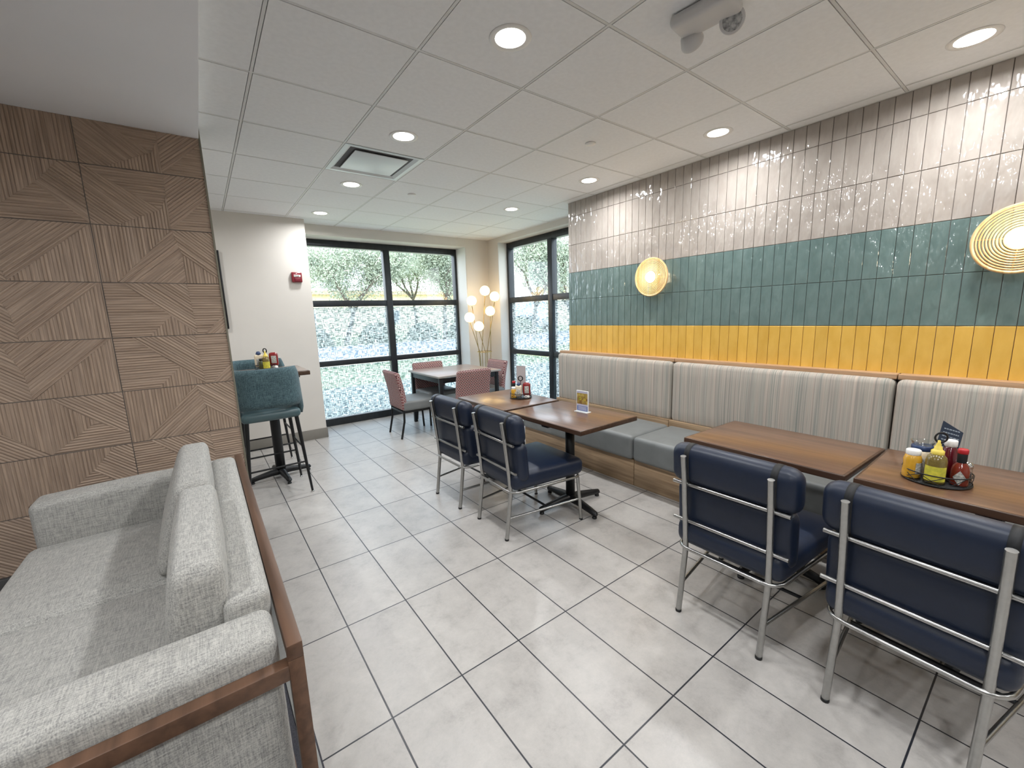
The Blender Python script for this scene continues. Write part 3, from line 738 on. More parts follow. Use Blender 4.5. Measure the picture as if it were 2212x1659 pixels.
bench(.61, 2.135, 'striped banquette unit in the middle, between the two wall sconces')
bench(-.915, .61, 'striped banquette unit nearest, cut by the right edge')

# ================================================================ TABLES
def cast_base(t, zt, arms=(.30,)*4, col_r=.036, rot=0.0):
    MB().lathe([(col_r, .05), (col_r, zt-.02)], seg=20).build('column', MT['black'], t)
    MB().box((-.26, -.035, zt-.05), (.26, .035, zt-.0125), .003).box((-.035, -.24, zt-.045), (.035, .24, zt-.013), .003).build('mounting_plate', MT['black'], t)
    for k in range(4):
        a = rot+k*PI/2; d = Vector((math.cos(a), math.sin(a), 0)); l = arms[k]
        mb = MB().tube([d*.0+Vector((0, 0, .062)), d*(l*.3)+Vector((0, 0, .060)), d*(l*.75)+Vector((0, 0, .046)), d*(l*.96)+Vector((0, 0, .036)), d*l+Vector((0, 0, .028))],
                       [.036, .031, .024, .022, .012], 12)
        mb.lathe([(.012, 0), (.018, .002), (.018, .012), (.008, .016), (.008, .04)], tuple(d*(l*.93)), 14)
        mb.build('foot', MT['black'], t)
def table_top(t, hx, hy, z, th=.034, mt='top', me='top_edge'):
    top = MB().box((-hx, -hy, z-th), (hx, hy, z-.0012), .004).build('table_edge', MT[me], t)
    MB().box((-hx+.010, -hy+.010, z-.004), (hx-.010, hy-.010, z), .001).build('tabletop', MT[mt], t)
def dining_table(x, y, rz, hx, hy, label, base=(0, 0), brot=-.10):
    t = thing('dining_table', label, 'table', (x, y, 0), rz, 'walnut pedestal tables by the banquette')
    table_top(t, hx, hy, .745); cast_base(t, .735, rot=brot); return t
dining_table(2.195, 2.232, .0, .297, .400, 'walnut pedestal table carrying the upright photo sign')
dining_table(2.196, 3.056, -.02, .305, .382, 'walnut pedestal table at the far end carrying a wire caddy')
dining_table(2.550, .921, -.03, .297, .398, 'bare walnut pedestal table in front of the middle banquette unit')
dining_table(2.552, .106, .010, .300, .401, 'walnut pedestal table cut by the right edge carrying the near caddy')

def leg_table():
    t = thing('square_table', 'grey-brown square table with black metal legs by the windows', 'table', (2.818, 5.190, 0), 0)
    table_top(t, .485, .480, .763, .026, 'gtop', 'gtop_edge')
    for sx in (-1, 1):
        for sy in (-1, 1):
            MB().box((sx*.435-.022, sy*.435-.022, 0), (sx*.435+.022, sy*.435+.022, .728), .003).build('leg', MT['black'], t)
    for sx in (-1, 1):
        MB().box((sx*.435-.015, -.42, .665), (sx*.435+.015, .42, .727), .002).build('apron', MT['black'], t)
        MB().box((-.42, sx*.435-.015, .665), (.42, sx*.435+.015, .727), .002).build('apron', MT['black'], t)
leg_table()
def bar_table():
    t = thing('bar_table', 'tall square bar table with a dark top between the teal stools', 'table', (.470, 4.515, 0), 0)
    MB().box((-.305, -.305, 1.018), (.305, .305, 1.056), .003).build('table_edge', MT['top_edge'], t)
    MB().box((-.297, -.297, 1.054), (.297, .297, 1.060), .001).build('tabletop', wood('bar_top', (106, 90, 80), (140, 122, 110), 0, .25, 30, coat=.3), t)
    cast_base(t, 1.02, (.27,)*4, .043, rot=.12)
bar_table()

# ================================================================ NAVY CHAIRS
def navy_chair():
    t = thing('dining_chair', 'navy', 'chair', (0, 0, 0), 0, 'navy dining chairs with steel frames facing the banquette')
    for s in (-1, 1):
        MB().tube([(.000, s*.190, 0), (.045, s*.190, .33), (.036, s*.190, .45), (.012, s*.190, .68), (-.008, s*.190, .822)], .0135, 12).build('back_leg', MT['steel'], t)
        MB().lathe([(.0145, 0), (.0145, .012)], (0, s*.190, 0), 12).build('leg_tip', MT['black'], t)
    for s in (-1, 1):
        MB().tube([(.600, s*.275, 0), (.575, s*.268, .335)], .0125, 12).build('front_leg', MT['steel'], t)
        MB().lathe([(.0135, 0), (.0135, .012)], (.600, s*.275, 0), 12).build('leg_tip', MT['black'], t)
    # seat ring
    def rr(hx0, hx1, hy0, hy1, r, z):
        pts = []
        for (cx, cy, a0) in ((hx1-r, hy1-r, 0), (hx0+r, hy0-r, PI/2), (hx0+r, -hy0+r, PI), (hx1-r, -hy1+r, 3*PI/2)):
            for i in range(6): pts.append((cx+r*math.cos(a0+PI/2*i/5), cy+r*math.sin(a0+PI/2*i/5), z))
        return pts
    MB().tube(rr(.03, .615, .235, .272, .07, .338), .009, 10, closed=True).build('seat_ring', MT['steel'], t)
    def taper(p):
        f = (p[0]+.3)/.6; return (p[0], p[1]*(.88+.14*f), p[2])
    MB().cushion((.335, 0, .410), (.298, .278, .062), .045, bulge=(0, 0, .016), n=5, fn=taper, rn=4).build('seat', MT['navy'], t)
    def tilt(k): return lambda p: (p[0]-p[2]*k, p[1], p[2])
    MB().cushion((.112, 0, .535), (.052, .262, .135), .045, bulge=(.004, 0, 0), n=4, fn=tilt(.08), rn=3).build('back_cushion', MT['navy'], t)
    MB().cushion((.078, 0, .765), (.058, .282, .100), .056, n=4, fn=tilt(.08), rn=4).build('head_roll', MT['navy'], t)
    for s in (-1, 1):
        pr = []
        for (cx_, cz_, a0) in ((.0035, .0445, 0), (-.0035, .0445, PI/2), (-.0035, -.0445, PI), (.0035, -.0445, 3*PI/2)):
            for i in range(7): pr.append((cx_+.0562*math.cos(a0+PI/2*i/6), cz_+.0572*math.sin(a0+PI/2*i/6)))
        vv = [(.078+x_-z_*.08, s*.190+dy, .765+z_) for dy in (-.013, .013) for x_, z_ in pr]; m_ = len(pr)
        MB().add(vv, [(i, (i+1) % m_, m_+(i+1) % m_, m_+i) for i in range(m_)]+[tuple(reversed(range(m_))), tuple(range(m_, 2*m_))], 0, True).build('strap', MT['strap'], t)
    for z, x in ((.672, .030), (.478, .044)):
        MB().tube([(x, -.258, z), (x, .258, z)], .009, 12).build('back_rail', MT['steel'], t)
    for s in (-1, 1):
        MB().tube([(.018, s*.190, .150), (.592, s*.272, .165)], .0085, 10).build('side_stretcher', MT['steel'], t)
    MB().tube([(.33, -.232, .158), (.33, .232, .158)], .0085, 10).build('cross_stretcher', MT['black'], t)
    return t
# strap should hug the roll: rounder box drawn once in navy_chair
nc = navy_chair()
nc['label'] = 'navy dining chair at the table with the photo sign, whole and unobstructed'
nc.location = (1.499, 2.317, 0); nc.rotation_euler = (0, 0, math.radians(-3))
again(nc, 'navy dining chair farthest away, partly behind another navy chair', (1.4775, 2.937, 0), math.radians(1))
again(nc, 'navy dining chair at the bare walnut table, third from the far end', (1.768, .8405, 0), 0)
again(nc, 'navy dining chair nearest, cut by the right and bottom edges', (1.742, .216, 0), math.radians(-4))

# ================================================================ PATTERNED CHAIRS
def patterned_chair():
    t = thing('side_chair', 'x', 'chair', (0, 0, 0), 0, 'patterned chairs around the square table')
    for s in (-1, 1):
        MB().tube([(-.02, s*.215, 0), (.03, s*.215, .22), (.035, s*.215, .36)], .014, 8).build('back_leg', MT['black'], t)
        MB().tube([(.47, s*.21, 0), (.45, s*.205, .36)], .014, 8).build('front_leg', MT['black'], t)
        MB().box((.02, s*.212-.009, .325), (.46, s*.212+.009, .35), .002).build('side_rail', MT['black'], t)
    MB().box((.02, -.215, .325), (.05, .215, .35), .002).build('rear_rail', MT['black'], t)
    MB().cushion((.265, 0, .415), (.245, .245, .062), .03, bulge=(0, 0, .010), n=4, rn=3).build('seat', MT['vinyl'], t)
    def curve(p):
        k = (p[2]+.25)/.5
        return (p[0] - .075*k*k + .01, p[1], p[2])
    MB().cushion((.035, 0, .605), (.034, .240, .245), .028, bulge=(.006, 0, 0), n=6, fn=curve, rn=3).build('backrest', MT['lattice'], t)
    return t
pc = patterned_chair()
pc['label'] = 'red and pink patterned chair left of the square table, nearest the navy chairs'
pc.location = (1.895, 5.115, 0); pc.rotation_euler = (0, 0, math.radians(-1))
again(pc, 'patterned chair behind the square table with its back to the large window', (2.675, 5.72, 0), math.radians(-92))
again(pc, 'patterned chair in front of the square table with its back towards the walnut tables', (2.675, 4.42, 0), math.radians(88))
again(pc, 'patterned chair on the far right side of the square table by the floor lamp', (3.50, 5.10, 0), math.radians(178))

# ================================================================ BAR STOOLS
def bar_stool():
    t = thing('bar_stool', 'x', 'stool', (0, 0, 0), 0, 'teal bar stools with black legs')
    # local: back towards -y, sitter faces +y, origin at centre
    for sx in (-1, 1):
        for sy in (-1, 1):
            MB().tube([(sx*.235, sy*.235, .012), (sx*.185, sy*.185, .70)], [.0095, .017], 10).build('leg', MT['black'], t)
            MB().lathe([(.014, 0), (.014, .008), (.007, .014)], (sx*.235, sy*.235, 0), 12).build('glide', MT['chrome'], t)
    q = .215
    MB().tube([(-q, -q, .285), (q, -q, .285)], .008, 8).build('footrest', MT['black'], t)
    MB().tube([(-q, q, .285), (q, q, .285)], .008, 8).build('footrest', MT['black'], t)
    q = .205
    MB().tube([(-q, -q, .42), (-q, q, .42)], .008, 8).build('footrest', MT['black'], t)
    MB().tube([(q, -q, .42), (q, q, .42)], .008, 8).build('footrest', MT['black'], t)
    MB().cushion((0, .0, .735), (.222, .225, .040), .035, bulge=(0, 0, .010), n=4, rn=3).build('seat', MT['tealv'], t)
    # wrap-around back: swept shell with an opening above the seat at the rear
    vs = []; fs = []; NA, NZ = 28, 10
    def outline(a):
        # a in [-1,1] round the U; returns (x,y) and tangent normal
        L1 = .20; R = .13; W_ = .235
        # path: side (+y to back), corner, back, corner, side
        seglen = [.22, PI/2*R, 2*(W_-R), PI/2*R, .22]; T = sum(seglen); s_ = (a+1)/2*T
        y_back = -.235
        if s_ < seglen[0]: return (-W_, y_back+R+(seglen[0]-s_)), (-1, 0)
        s_ -= seglen[0]
        if s_ < seglen[1]:
            an = PI + s_/R; return (-W_+R+R*math.cos(an), y_back+R+R*math.sin(an)), (math.cos(an), math.sin(an))
        s_ -= seglen[1]
        if s_ < seglen[2]: return (-W_+R+s_, y_back), (0, -1)
        s_ -= seglen[2]
        if s_ < seglen[3]:
            an = 1.5*PI + s_/R; return (W_-R+R*math.cos(an), y_back+R+R*math.sin(an)), (math.cos(an), math.sin(an))
        s_ -= seglen[3]
        return (W_, y_back+R+s_), (1, 0)
    def zrange(a):
        b = abs(a)
        top = 1.135 if b < .52 else 1.135-(b-.52)**1.6*.95
        bot = .806 if b < .47 else (.806 - (1-(1-min(1, (b-.47)/.08))**2)*.096)
        return bot, top
    rings = []
    A = [-1+2*i/(NA*2) for i in range(NA*2+1)]
    for a_ in A:
        (x, y), (nx, ny) = outline(a_); bot, top = zrange(a_)
        ring = []
        NZr = 8
        th = .025
        for side in (1, -1):
            for k in range(NZr+1):
                f = k/NZr if side == 1 else 1-k/NZr
                z = bot+(top-bot)*f
                edge = 1-abs(2*f-1)**8
                out = -(z-.75)*.045 + .006 + side*th*(.35+.65*edge)
                ring.append((x+nx*out, y+ny*out, z))
        rings.append(ring)
    n = len(rings[0])
    for i, rg in enumerate(rings):
        vs += rg
        if i:
            for k in range(n):
                a0 = (i-1)*n+k; a1 = (i-1)*n+(k+1) % n; fs.append((a0, i*n+k, i*n+(k+1) % n, a1))
    fs.append(tuple(range(n))); fs.append(tuple(reversed([(len(rings)-1)*n+k for k in range(n)])))
    MB().add(vs, fs, 0, True).build('backrest', MT['teal'], t)
    return t
bs = bar_stool()
bs['label'] = 'teal upholstered bar stool on the near side of the bar table, back to the room'
bs.location = (.392, 4.145, 0); bs.rotation_euler = (0, 0, math.radians(1))
again(bs, 'teal bar stool on the far side of the bar table, by the white wall', (.42, 4.85, 0), math.radians(181))

# ================================================================ SOFA
def sofa():
    ox, oy = -.33, 2.0875
    t = thing('sofa', 'pale grey woven two-seat sofa with an exposed walnut frame', 'sofa', (ox, oy, 0))
    def w(lo, hi): return (lo[0]-ox, lo[1]-oy, lo[2]), (hi[0]-ox, hi[1]-oy, hi[2])
    def B(name, lo, hi, r, m): a_, b_ = w(lo, hi); return MB().box(a_, b_, r).build(name, MT[m], t)
    B('back_rail', (.075, 1.105, .648), (.112, 3.07, .692), .002, 'walnut')
    for y in (1.105, 3.032): B('back_leg', (.0752, y, 0), (.1118, y+.038, .6475), .001, 'walnut')
    for y in (1.106, 3.031): B('arm_rail', (-.80, y, .594), (.076, y+.038, .636), .002, 'walnut')
    for y in (1.107, 3.030): B('front_leg', (-.80, y, 0), (-.762, y+.036, .595), .002, 'walnut')
    B('bottom_rail', (-.79, 1.15, .15), (.07, 3.03, .19), .002, 'walnut')
    def C(name, lo, hi, r, bulge=(0, 0, 0), fn=None, n=6):
        a_, b_ = [Vector(q) for q in w(lo, hi)]
        return MB().cushion((a_+b_)/2, (b_-a_)/2, r, bulge=bulge, n=n, fn=fn, rn=4).build(name, MT['sofa'], t)
    C('base', (-.75, 1.16, .185), (.06, 3.02, .40), .02)
    def armfn(p): return (p[0], p[1], p[2] - (.012 if p[2] > .1 and p[0] < 0 else 0)*min(1, -p[0]/.4))
    C('arm', (-.765, 1.147, .19), (.063, 1.322, .702), .035, (0, 0, .004), armfn)
    C('arm', (-.765, 2.853, .19), (.063, 3.028, .702), .035, (0, 0, .004), armfn)
    def backfn(p):
        k = (p[2]+.2)/.5; return (p[0] + .02*k - .01, p[1], p[2])
    C('back', (-.055, 1.310, .20), (.062, 2.865, .748), .032, (0, 0, .004), backfn)
    C('seat_cushion', (-.79, 1.322, .375), (-.05, 2.087, .487), .045, (.0, 0, .016))
    C('seat_cushion', (-.79, 2.089, .375), (-.05, 2.853, .487), .045, (.0, 0, .016))
    def bc(th_t, th_b, xs_):
        def f(p):
            k = (p[2]+.19)/.38; th = th_b+(th_t-th_b)*k
            return (p[0]*th/.1 - xs_*(1-k)*.5, p[1], p[2]+.012*math.cos(p[1]*4.0)*k)
        return f
    C('back_cushion', (-.190, 1.335, .490), (.010, 2.082, .862), .045, (.012, 0, .002), bc(.062, .086, .055))
    C('back_cushion', (-.205, 2.090, .490), (-.005, 2.846, .868), .045, (.014, 0, .002), bc(.062, .112, .12))
    return t
sofa()

# ================================================================ FLOOR LAMP
def floor_lamp():
    cx, cy = 3.66, 5.66
    t = thing('floor_lamp', 'brass floor lamp with six lit opal globes in the window corner', 'floor lamp', (cx, cy, 0))
    MB().lathe([(.0, 0), (.16, 0), (.16, .012), (.15, .018), (.0, .02)], seg=36).build('base', MT['brass'], t)
    MB().tube(arc((0, 0), .115, 0, 2*PI*31/32, 31, .93), .006, 8, closed=True).build('ring', MT['brass'], t)
    gl = [(3.64, 5.55, 1.890, .02, .115), (3.80, 5.52, 1.80, .09, .06), (3.47, 5.68, 1.742, -.09, .03), (3.73, 5.56, 1.575, .075, -.07), (3.335, 5.54, 1.485, -.112, -.03), (3.475, 5.51, 1.345, -.05, -.10)]
    for (x, y, z, rx, ry) in gl:
        p = Vector((x-cx, y-cy, z)); q = Vector((rx, ry, .93)); b = Vector((rx*.55, ry*.55, .02))
        MB().tube([b, q, p-Vector((0, 0, .062))], .0055, 8).build('stem', MT['brass'], t)
        g_ = MB().sphere(p, .077).build('globe', MT['globe'], t)
        MB().lathe([(.0, -.073), (.036, -.073), (.036, -.064), (.0, -.063)], p, 20).build('globe_cup', MT['brass'], g_)
    return t
floor_lamp()

# ================================================================ CADDIES AND BOTTLES
def caddy(x, y, z, r, hh, label, rz=0):
    t = thing('condiment_caddy', label, 'caddy', (x, y, z), rz, 'black wire condiment caddies')
    MB().lathe([(.0, .003), (r, .003), (r+.003, .006), (r, .009), (.0, .007)], seg=32).build('tray', MT['black'], t)
    mb = MB().tube(arc((0, 0), r+.002, 0, 2*PI*31/32, 31, .048), .0026, 6, closed=True)
    mb.tube(arc((0, 0), r+.002, 0, 2*PI*31/32, 31, .006), .0032, 6, closed=True)
    mb.build('rim', MT['black'], t)
    mb = MB(); n = 9
    for k in range(n):
        for sgn in (1, -1):
            a0 = 2*PI*k/n; pts = [((r+.002)*math.cos(a0+sgn*i*.12), (r+.002)*math.sin(a0+sgn*i*.12), .006+.042*i/6) for i in range(7)]
            mb.tube(pts, .0015, 5)
    mb.build('wire_lattice', MT['black'], t)
    mb = MB().tube([(0, 0, .006), (0, 0, hh-.045)], .003, 8)
    mb.v = list(mb.v); q = MB().tube(arc((0, 0), .021, 0, 2*PI*23/24, 23, 0), .0042, 8, closed=True)
    mb.add([(-p[1]*.4+p[2]*.9, p[0], p[1]+hh-.024) for p in q.v] if False else [(p[2]-p[0]*.6, p[0]*.8, p[1]+hh-.024) for p in q.v], q.f, 0, True)
    mb.build('handle', MT['black'], t)
    return t
def curved_label(r, z0, z1, a0, a1, n=10):
    vs = []; fs = []
    for i in range(n+1):
        a = a0+(a1-a0)*i/n
        vs += [(r*math.cos(a), r*math.sin(a), z0), (r*math.cos(a), r*math.sin(a), z1)]
        if i: fs.append((2*i-2, 2*i, 2*i+1, 2*i-1))
    return MB().add(vs, fs, 0, True)
FA = math.atan2(-.3, -2.4)     # labels turned roughly towards the aisle
def bottle(kind, x, y, z, label, k=1.0, face=None, name=None, cat='bottle', grp=None):
    f = face if face is not None else math.atan2(-y, -x)
    nm = {'squeeze': 'mustard_bottle', 'jar': 'mustard_jar', 'mayojar': 'mayonnaise_jar', 'ketchup': 'ketchup_bottle', 'hot': 'hot_sauce_bottle', 'shaker': 'pepper_shaker',
          'inv_ketchup': 'ketchup_bottle', 'inv_mayo': 'mayonnaise_bottle', 'dark': 'sauce_jar'}[kind]
    t = thing(nm, label, cat, (x, y, z), f)
    L = lambda prof: MB().lathe([(a*k, b*k) for a, b in prof], seg=24)
    if kind == 'squeeze':
        L([(.0, 0), (.031, 0), (.034, .004), (.034, .06), (.0335, .095), (.030, .112), (.020, .124), (.016, .128)]).build('body', MT['brown_mustard'], t)
        L([(.020, .122), (.021, .126), (.021, .138), (.016, .142), (.013, .146), (.012, .156), (.008, .16), (.0085, .166), (.005, .172), (.0045, .182), (.0, .184)]).build('nozzle_cap', MT['ycap'], t)
        curved_label(.0348*k, .012*k, .075*k, -1.15, 1.15).build('label', MT['ylabel'], t)
    elif kind == 'jar':
        L([(.0, 0), (.028, 0), (.031, .004), (.031, .03), (.029, .055), (.031, .08), (.026, .097), (.022, .102)]).build('body', MT['mustard'], t)
        L([(.024, .100), (.025, .102), (.025, .120), (.022, .123), (.0, .123)]).build('cap', MT['white'], t)
        curved_label(.0318*k, .02*k, .07*k, .4, 1.6).build('label', MT['wlabel'], t)
    elif kind == 'mayojar':
        L([(.0, 0), (.036, 0), (.041, .005), (.041, .085), (.038, .10), (.034, .107)]).build('body', MT['mayo'], t)
        L([(.036, .105), (.0375, .107), (.0375, .124), (.034, .127), (.0, .127)]).build('cap', MT['bcap'], t)
        L([(.034, .128), (.041, .146), (.042, .147), (.040, .147), (.033, .1295)]).build('clear_cup', MT['clear'], t)
        curved_label(.0415*k, .02*k, .075*k, -1.2, 1.2).build('label', MT['wlabel'], t)
    elif kind == 'ketchup':
        L([(.0, 0), (.030, 0), (.033, .004), (.033, .07), (.028, .10), (.018, .125), (.014, .135)]).build('body', MT['ketchup_dark'], t)
        L([(.017, .130), (.0195, .132), (.0195, .154), (.017, .157), (.0, .157)]).build('cap', MT['white'], t)
    elif kind == 'hot':
        L([(.0, 0), (.026, 0), (.028, .004), (.028, .062), (.024, .082), (.013, .098), (.0115, .105)]).build('body', MT['sauce'], t)
        L([(.0145, .096), (.015, .098), (.015, .132), (.0145, .134)]).build('neck_band', MT['strap'], t)
        L([(.0148, .134), (.016, .135), (.0165, .150), (.014, .154), (.0, .154)]).build('cap', MT['rcap'], t)
        r = .0287*k; vs = []; fs = []
        for i in range(9):
            a_ = -.72+1.44*i/8; hh_ = .030*(1-abs(i-4)/4)+.0005
            vs += [(r*math.cos(a_), r*math.sin(a_), (.036-hh_)*k), (r*math.cos(a_), r*math.sin(a_), (.036+hh_)*k)]
            if i: fs.append((2*i-2, 2*i, 2*i+1, 2*i-1))
        MB().add(vs, fs, 0, True).build('diamond_label', MT['wlabel'], t)
    elif kind == 'shaker':
        L([(.0, 0), (.019, 0), (.021, .004), (.018, .06), (.016, .07)]).build('body', MT['clear'], t)
        L([(.0, .002), (.017, .002), (.016, .045), (.0, .045)]).build('pepper', MT['ink'], t)
        L([(.018, .066), (.0195, .068), (.0195, .082), (.013, .092), (.0, .095)]).build('cap', MT['chrome'], t)
    elif kind == 'inv_ketchup':
        MB().cushion((0, 0, .078*k), (.024*k, .036*k, .062*k), .022*k, n=3, rn=3).build('body', MT['ketchup'], t)
        L([(.0, 0), (.026, 0), (.027, .004), (.025, .024), (.0, .026)]).build('cap', MT['white'], t)
        MB().box((.0235*k, -.02*k, .045*k), (.0252*k, .02*k, .11*k), .0008).build('label', MT['wlabel'], t)
    elif kind == 'inv_mayo':
        MB().cushion((0, 0, .070*k), (.024*k, .034*k, .058*k), .020*k, n=3, rn=3).build('body', MT['mayo'], t)
        L([(.0, .120), (.020, .120), (.020, .132), (.012, .150), (.0, .152)]).build('cap', MT['bcap'], t)
        MB().box((.0235*k, -.02*k, .03*k), (.0252*k, .02*k, .09*k), .0008).build('label', MT['wlabel'], t)
    elif kind == 'dark':
        L([(.0, 0), (.024, 0), (.026, .004), (.026, .07), (.018, .085), (.016, .09)]).build('body', mat('olive_glass', (58, 62, 30), .1, coat=.5), t)
        L([(.018, .088), (.019, .09), (.019, .108), (.0, .11)]).build('cap', MT['strap'], t)
    return t
TZ = .745; BZ = TZ+.009
caddy(2.462, .275, TZ, .106, .215, 'black wire caddy of sauces on the table cut by the right edge')
bottle('jar', 2.418, .347, BZ, 'squat yellow mustard jar with white cap, leftmost in the near caddy', 1.0)
bottle('squeeze', 2.404, .273, BZ, 'brown mustard squeeze bottle with yellow nozzle in the near caddy', 1.0)
bottle('hot', 2.440, .205, BZ, 'hot sauce bottle with red cap and diamond label in the near caddy', 1.0)
bottle('mayojar', 2.512, .335, BZ, 'mayonnaise jar with blue lid and clear cup in the near caddy', .98)
bottle('ketchup', 2.522, .250, BZ, 'dark ketchup bottle with white cap at the back of the near caddy', 1.05)
bottle('shaker', 2.492, .192, BZ, 'small pepper shaker with chrome top in the near caddy', .95)
caddy(2.312, 2.990, TZ, .097, .205, 'black wire caddy of sauces on the far walnut table')
bottle('hot', 2.276, 3.046, BZ, 'hot sauce bottle with red cap in the far walnut table caddy', .95)
bottle('jar', 2.238, 3.000, BZ, 'small yellow mustard jar in the far walnut table caddy', .82)
bottle('inv_mayo', 2.275, 2.972, BZ, 'cream mayonnaise bottle with blue cap in the far walnut table caddy', .92)
bottle('inv_ketchup', 2.328, 2.922, BZ, 'red ketchup bottle with white label in the far walnut table caddy', 1.0)
bottle('shaker', 2.378, 2.958, BZ, 'pepper shaker at the right of the far walnut table caddy', 1.0)
caddy(.478, 4.665, 1.060, .095, .205, 'black wire caddy of sauces on the tall bar table')
b2 = 1.069
bottle('squeeze', .470, 4.590, b2, 'green-brown mustard squeeze bottle with yellow nozzle on the bar table', .95)
bottle('inv_mayo', .420, 4.655, b2, 'cream mayonnaise bottle standing on its lid on the bar table', 1.12)
bottle('inv_ketchup', .541, 4.625, b2, 'red ketchup squeeze bottle on the bar table', 1.1)
bottle('dark', .432, 4.600, b2, 'small dark jar beside the mustard on the bar table', .95)
bottle('shaker', .545, 4.700, b2, 'small shaker at the back of the bar table caddy', .9)

# cards
def card(name, label, cat, corners, th, m, lines=None):
    """flat card given by four corners; lines = [(v, u0, u1, halfheight, material)]"""
    c = [Vector(p) for p in corners]; o = sum(c, Vector())/4; n = (c[1]-c[0]).cross(c[3]-c[0]).normalized()
    t = thing(name, label, cat, tuple(o))
    vs = [p-o for p in c] + [p-o+n*th for p in c]
    MB().add(vs, [(0, 3, 2, 1), (4, 5, 6, 7), (0, 1, 5, 4), (1, 2, 6, 5), (2, 3, 7, 6), (3, 0, 4, 7)], 0, False).build('card', m, t)
    if lines:
        for nm, items, mm in lines:
            mb = MB()
            for (u0, u1, v0, v1) in items:
                q = [c[0]+(c[1]-c[0])*u+(c[3]-c[0])*v_-o+n*(th+.0006) for u, v_ in ((u0, v0), (u1, v0), (u1, v1), (u0, v1))]
                mb.add(q, [(0, 1, 2, 3)], 0, False)
            mb.build(nm, mm, t)
    return t
random.seed(11)
scr = []
for i in range(7):
    v0 = .86-.075*i; u = .14
    while u < .82:
        w_ = random.uniform(.05, .13); scr.append((u, u+w_, v0-.012, v0+.010)); u += w_+.025
card('table_card', 'tilted dark slate card with pale writing in the near caddy', 'card',
     [(2.575, .312, .768), (2.562, .242, .757), (2.575, .224, .945), (2.588, .290, .985)], .002, MT['slate'], [('writing', scr, MT['chalk'])])
card('menu_card', 'blank pale grey card standing in the far walnut table caddy', 'card',
     [(2.318, 3.052, .79), (2.372, 2.985, .79), (2.372, 2.985, 1.035), (2.318, 3.052, 1.040)], .0015, MT['cardgrey'])
def sign():
    t = thing('table_sign', 'small acrylic sign with food photo standing on the walnut table', 'sign', (2.303, 2.200, TZ), math.radians(4))
    MB().box((-.028, -.062, 0), (.028, .062, .005), .0015).build('foot', mat('acrylic', (222, 224, 224), .15), t)
    MB().box((-.0035, -.0575, .004), (.0035, .0575, .168), .001).build('holder', mat('acrylic_panel', (226, 228, 228), .12), t)
    MB().box((-.0042, -.052, .062), (-.0037, .052, .150)).build('food_photo', MT['photo'], t)
    MB().box((-.0043, -.052, .148), (-.0038, .052, .164)).build('card_header', MT['lilac'], t)
    MB().box((-.0043, -.052, .048), (-.0038, .052, .062)).build('card_band', MT['lilac'], t)
    MB().box((-.0042, -.052, .010), (-.0037, .052, .048)).build('card_footer', MT['blueprint'], t)
    mb = MB()
    for z in (.040, .030, .020): mb.box((-.0046, -.044, z-.0016), (-.0043, .040, z+.0016))
    mb.build('text_lines', MT['white'], t)
    mb = MB().sphere((-.0042, .020, .104), .017, 14, 8, sc=(.05, 1, .8)).sphere((-.0042, -.024, .100), .013, 14, 8, sc=(.05, 1, 1.1))
    mb.build('burger_picture', mat('burger', (206, 166, 70), .4, c2=(120, 140, 50), vscale=60), t)
sign()

# ================================================================ OUTSIDE
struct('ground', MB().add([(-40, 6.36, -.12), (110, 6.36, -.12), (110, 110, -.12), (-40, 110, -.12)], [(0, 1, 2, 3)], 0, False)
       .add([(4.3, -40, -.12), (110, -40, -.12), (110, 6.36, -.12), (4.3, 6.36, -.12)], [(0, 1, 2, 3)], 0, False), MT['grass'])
struct('ground.001', MB().add([(-40, 6.36, -.115), (10.5, 6.36, -.115), (10.5, 10.5, -.115), (-40, 10.5, -.115)], [(0, 1, 2, 3)], 0, False).add([(4.3, -40, -.115), (10.5, -40, -.115), (10.5, 6.36, -.115), (4.3, 6.36, -.115)], [(0, 1, 2, 3)], 0, False), MT['shade_tinted_grass'])  # strip beside the building, shade painted into its colour
struct('road', MB().add([(-40, 15.5, -.10), (15.5, 15.5, -.10), (15.5, -40, -.10), (27, -40, -.10), (27, 27, -.10), (-40, 27, -.10)], [(0, 1, 4, 5), (1, 2, 3, 4)], 0, False), MT['road'])
struct('kerb', MB().box((-40, 15.3, -.12), (15.5, 15.5, -.0)).box((15.3, -40, -.12), (15.5, 15.5, .0)), MT['kerb'])
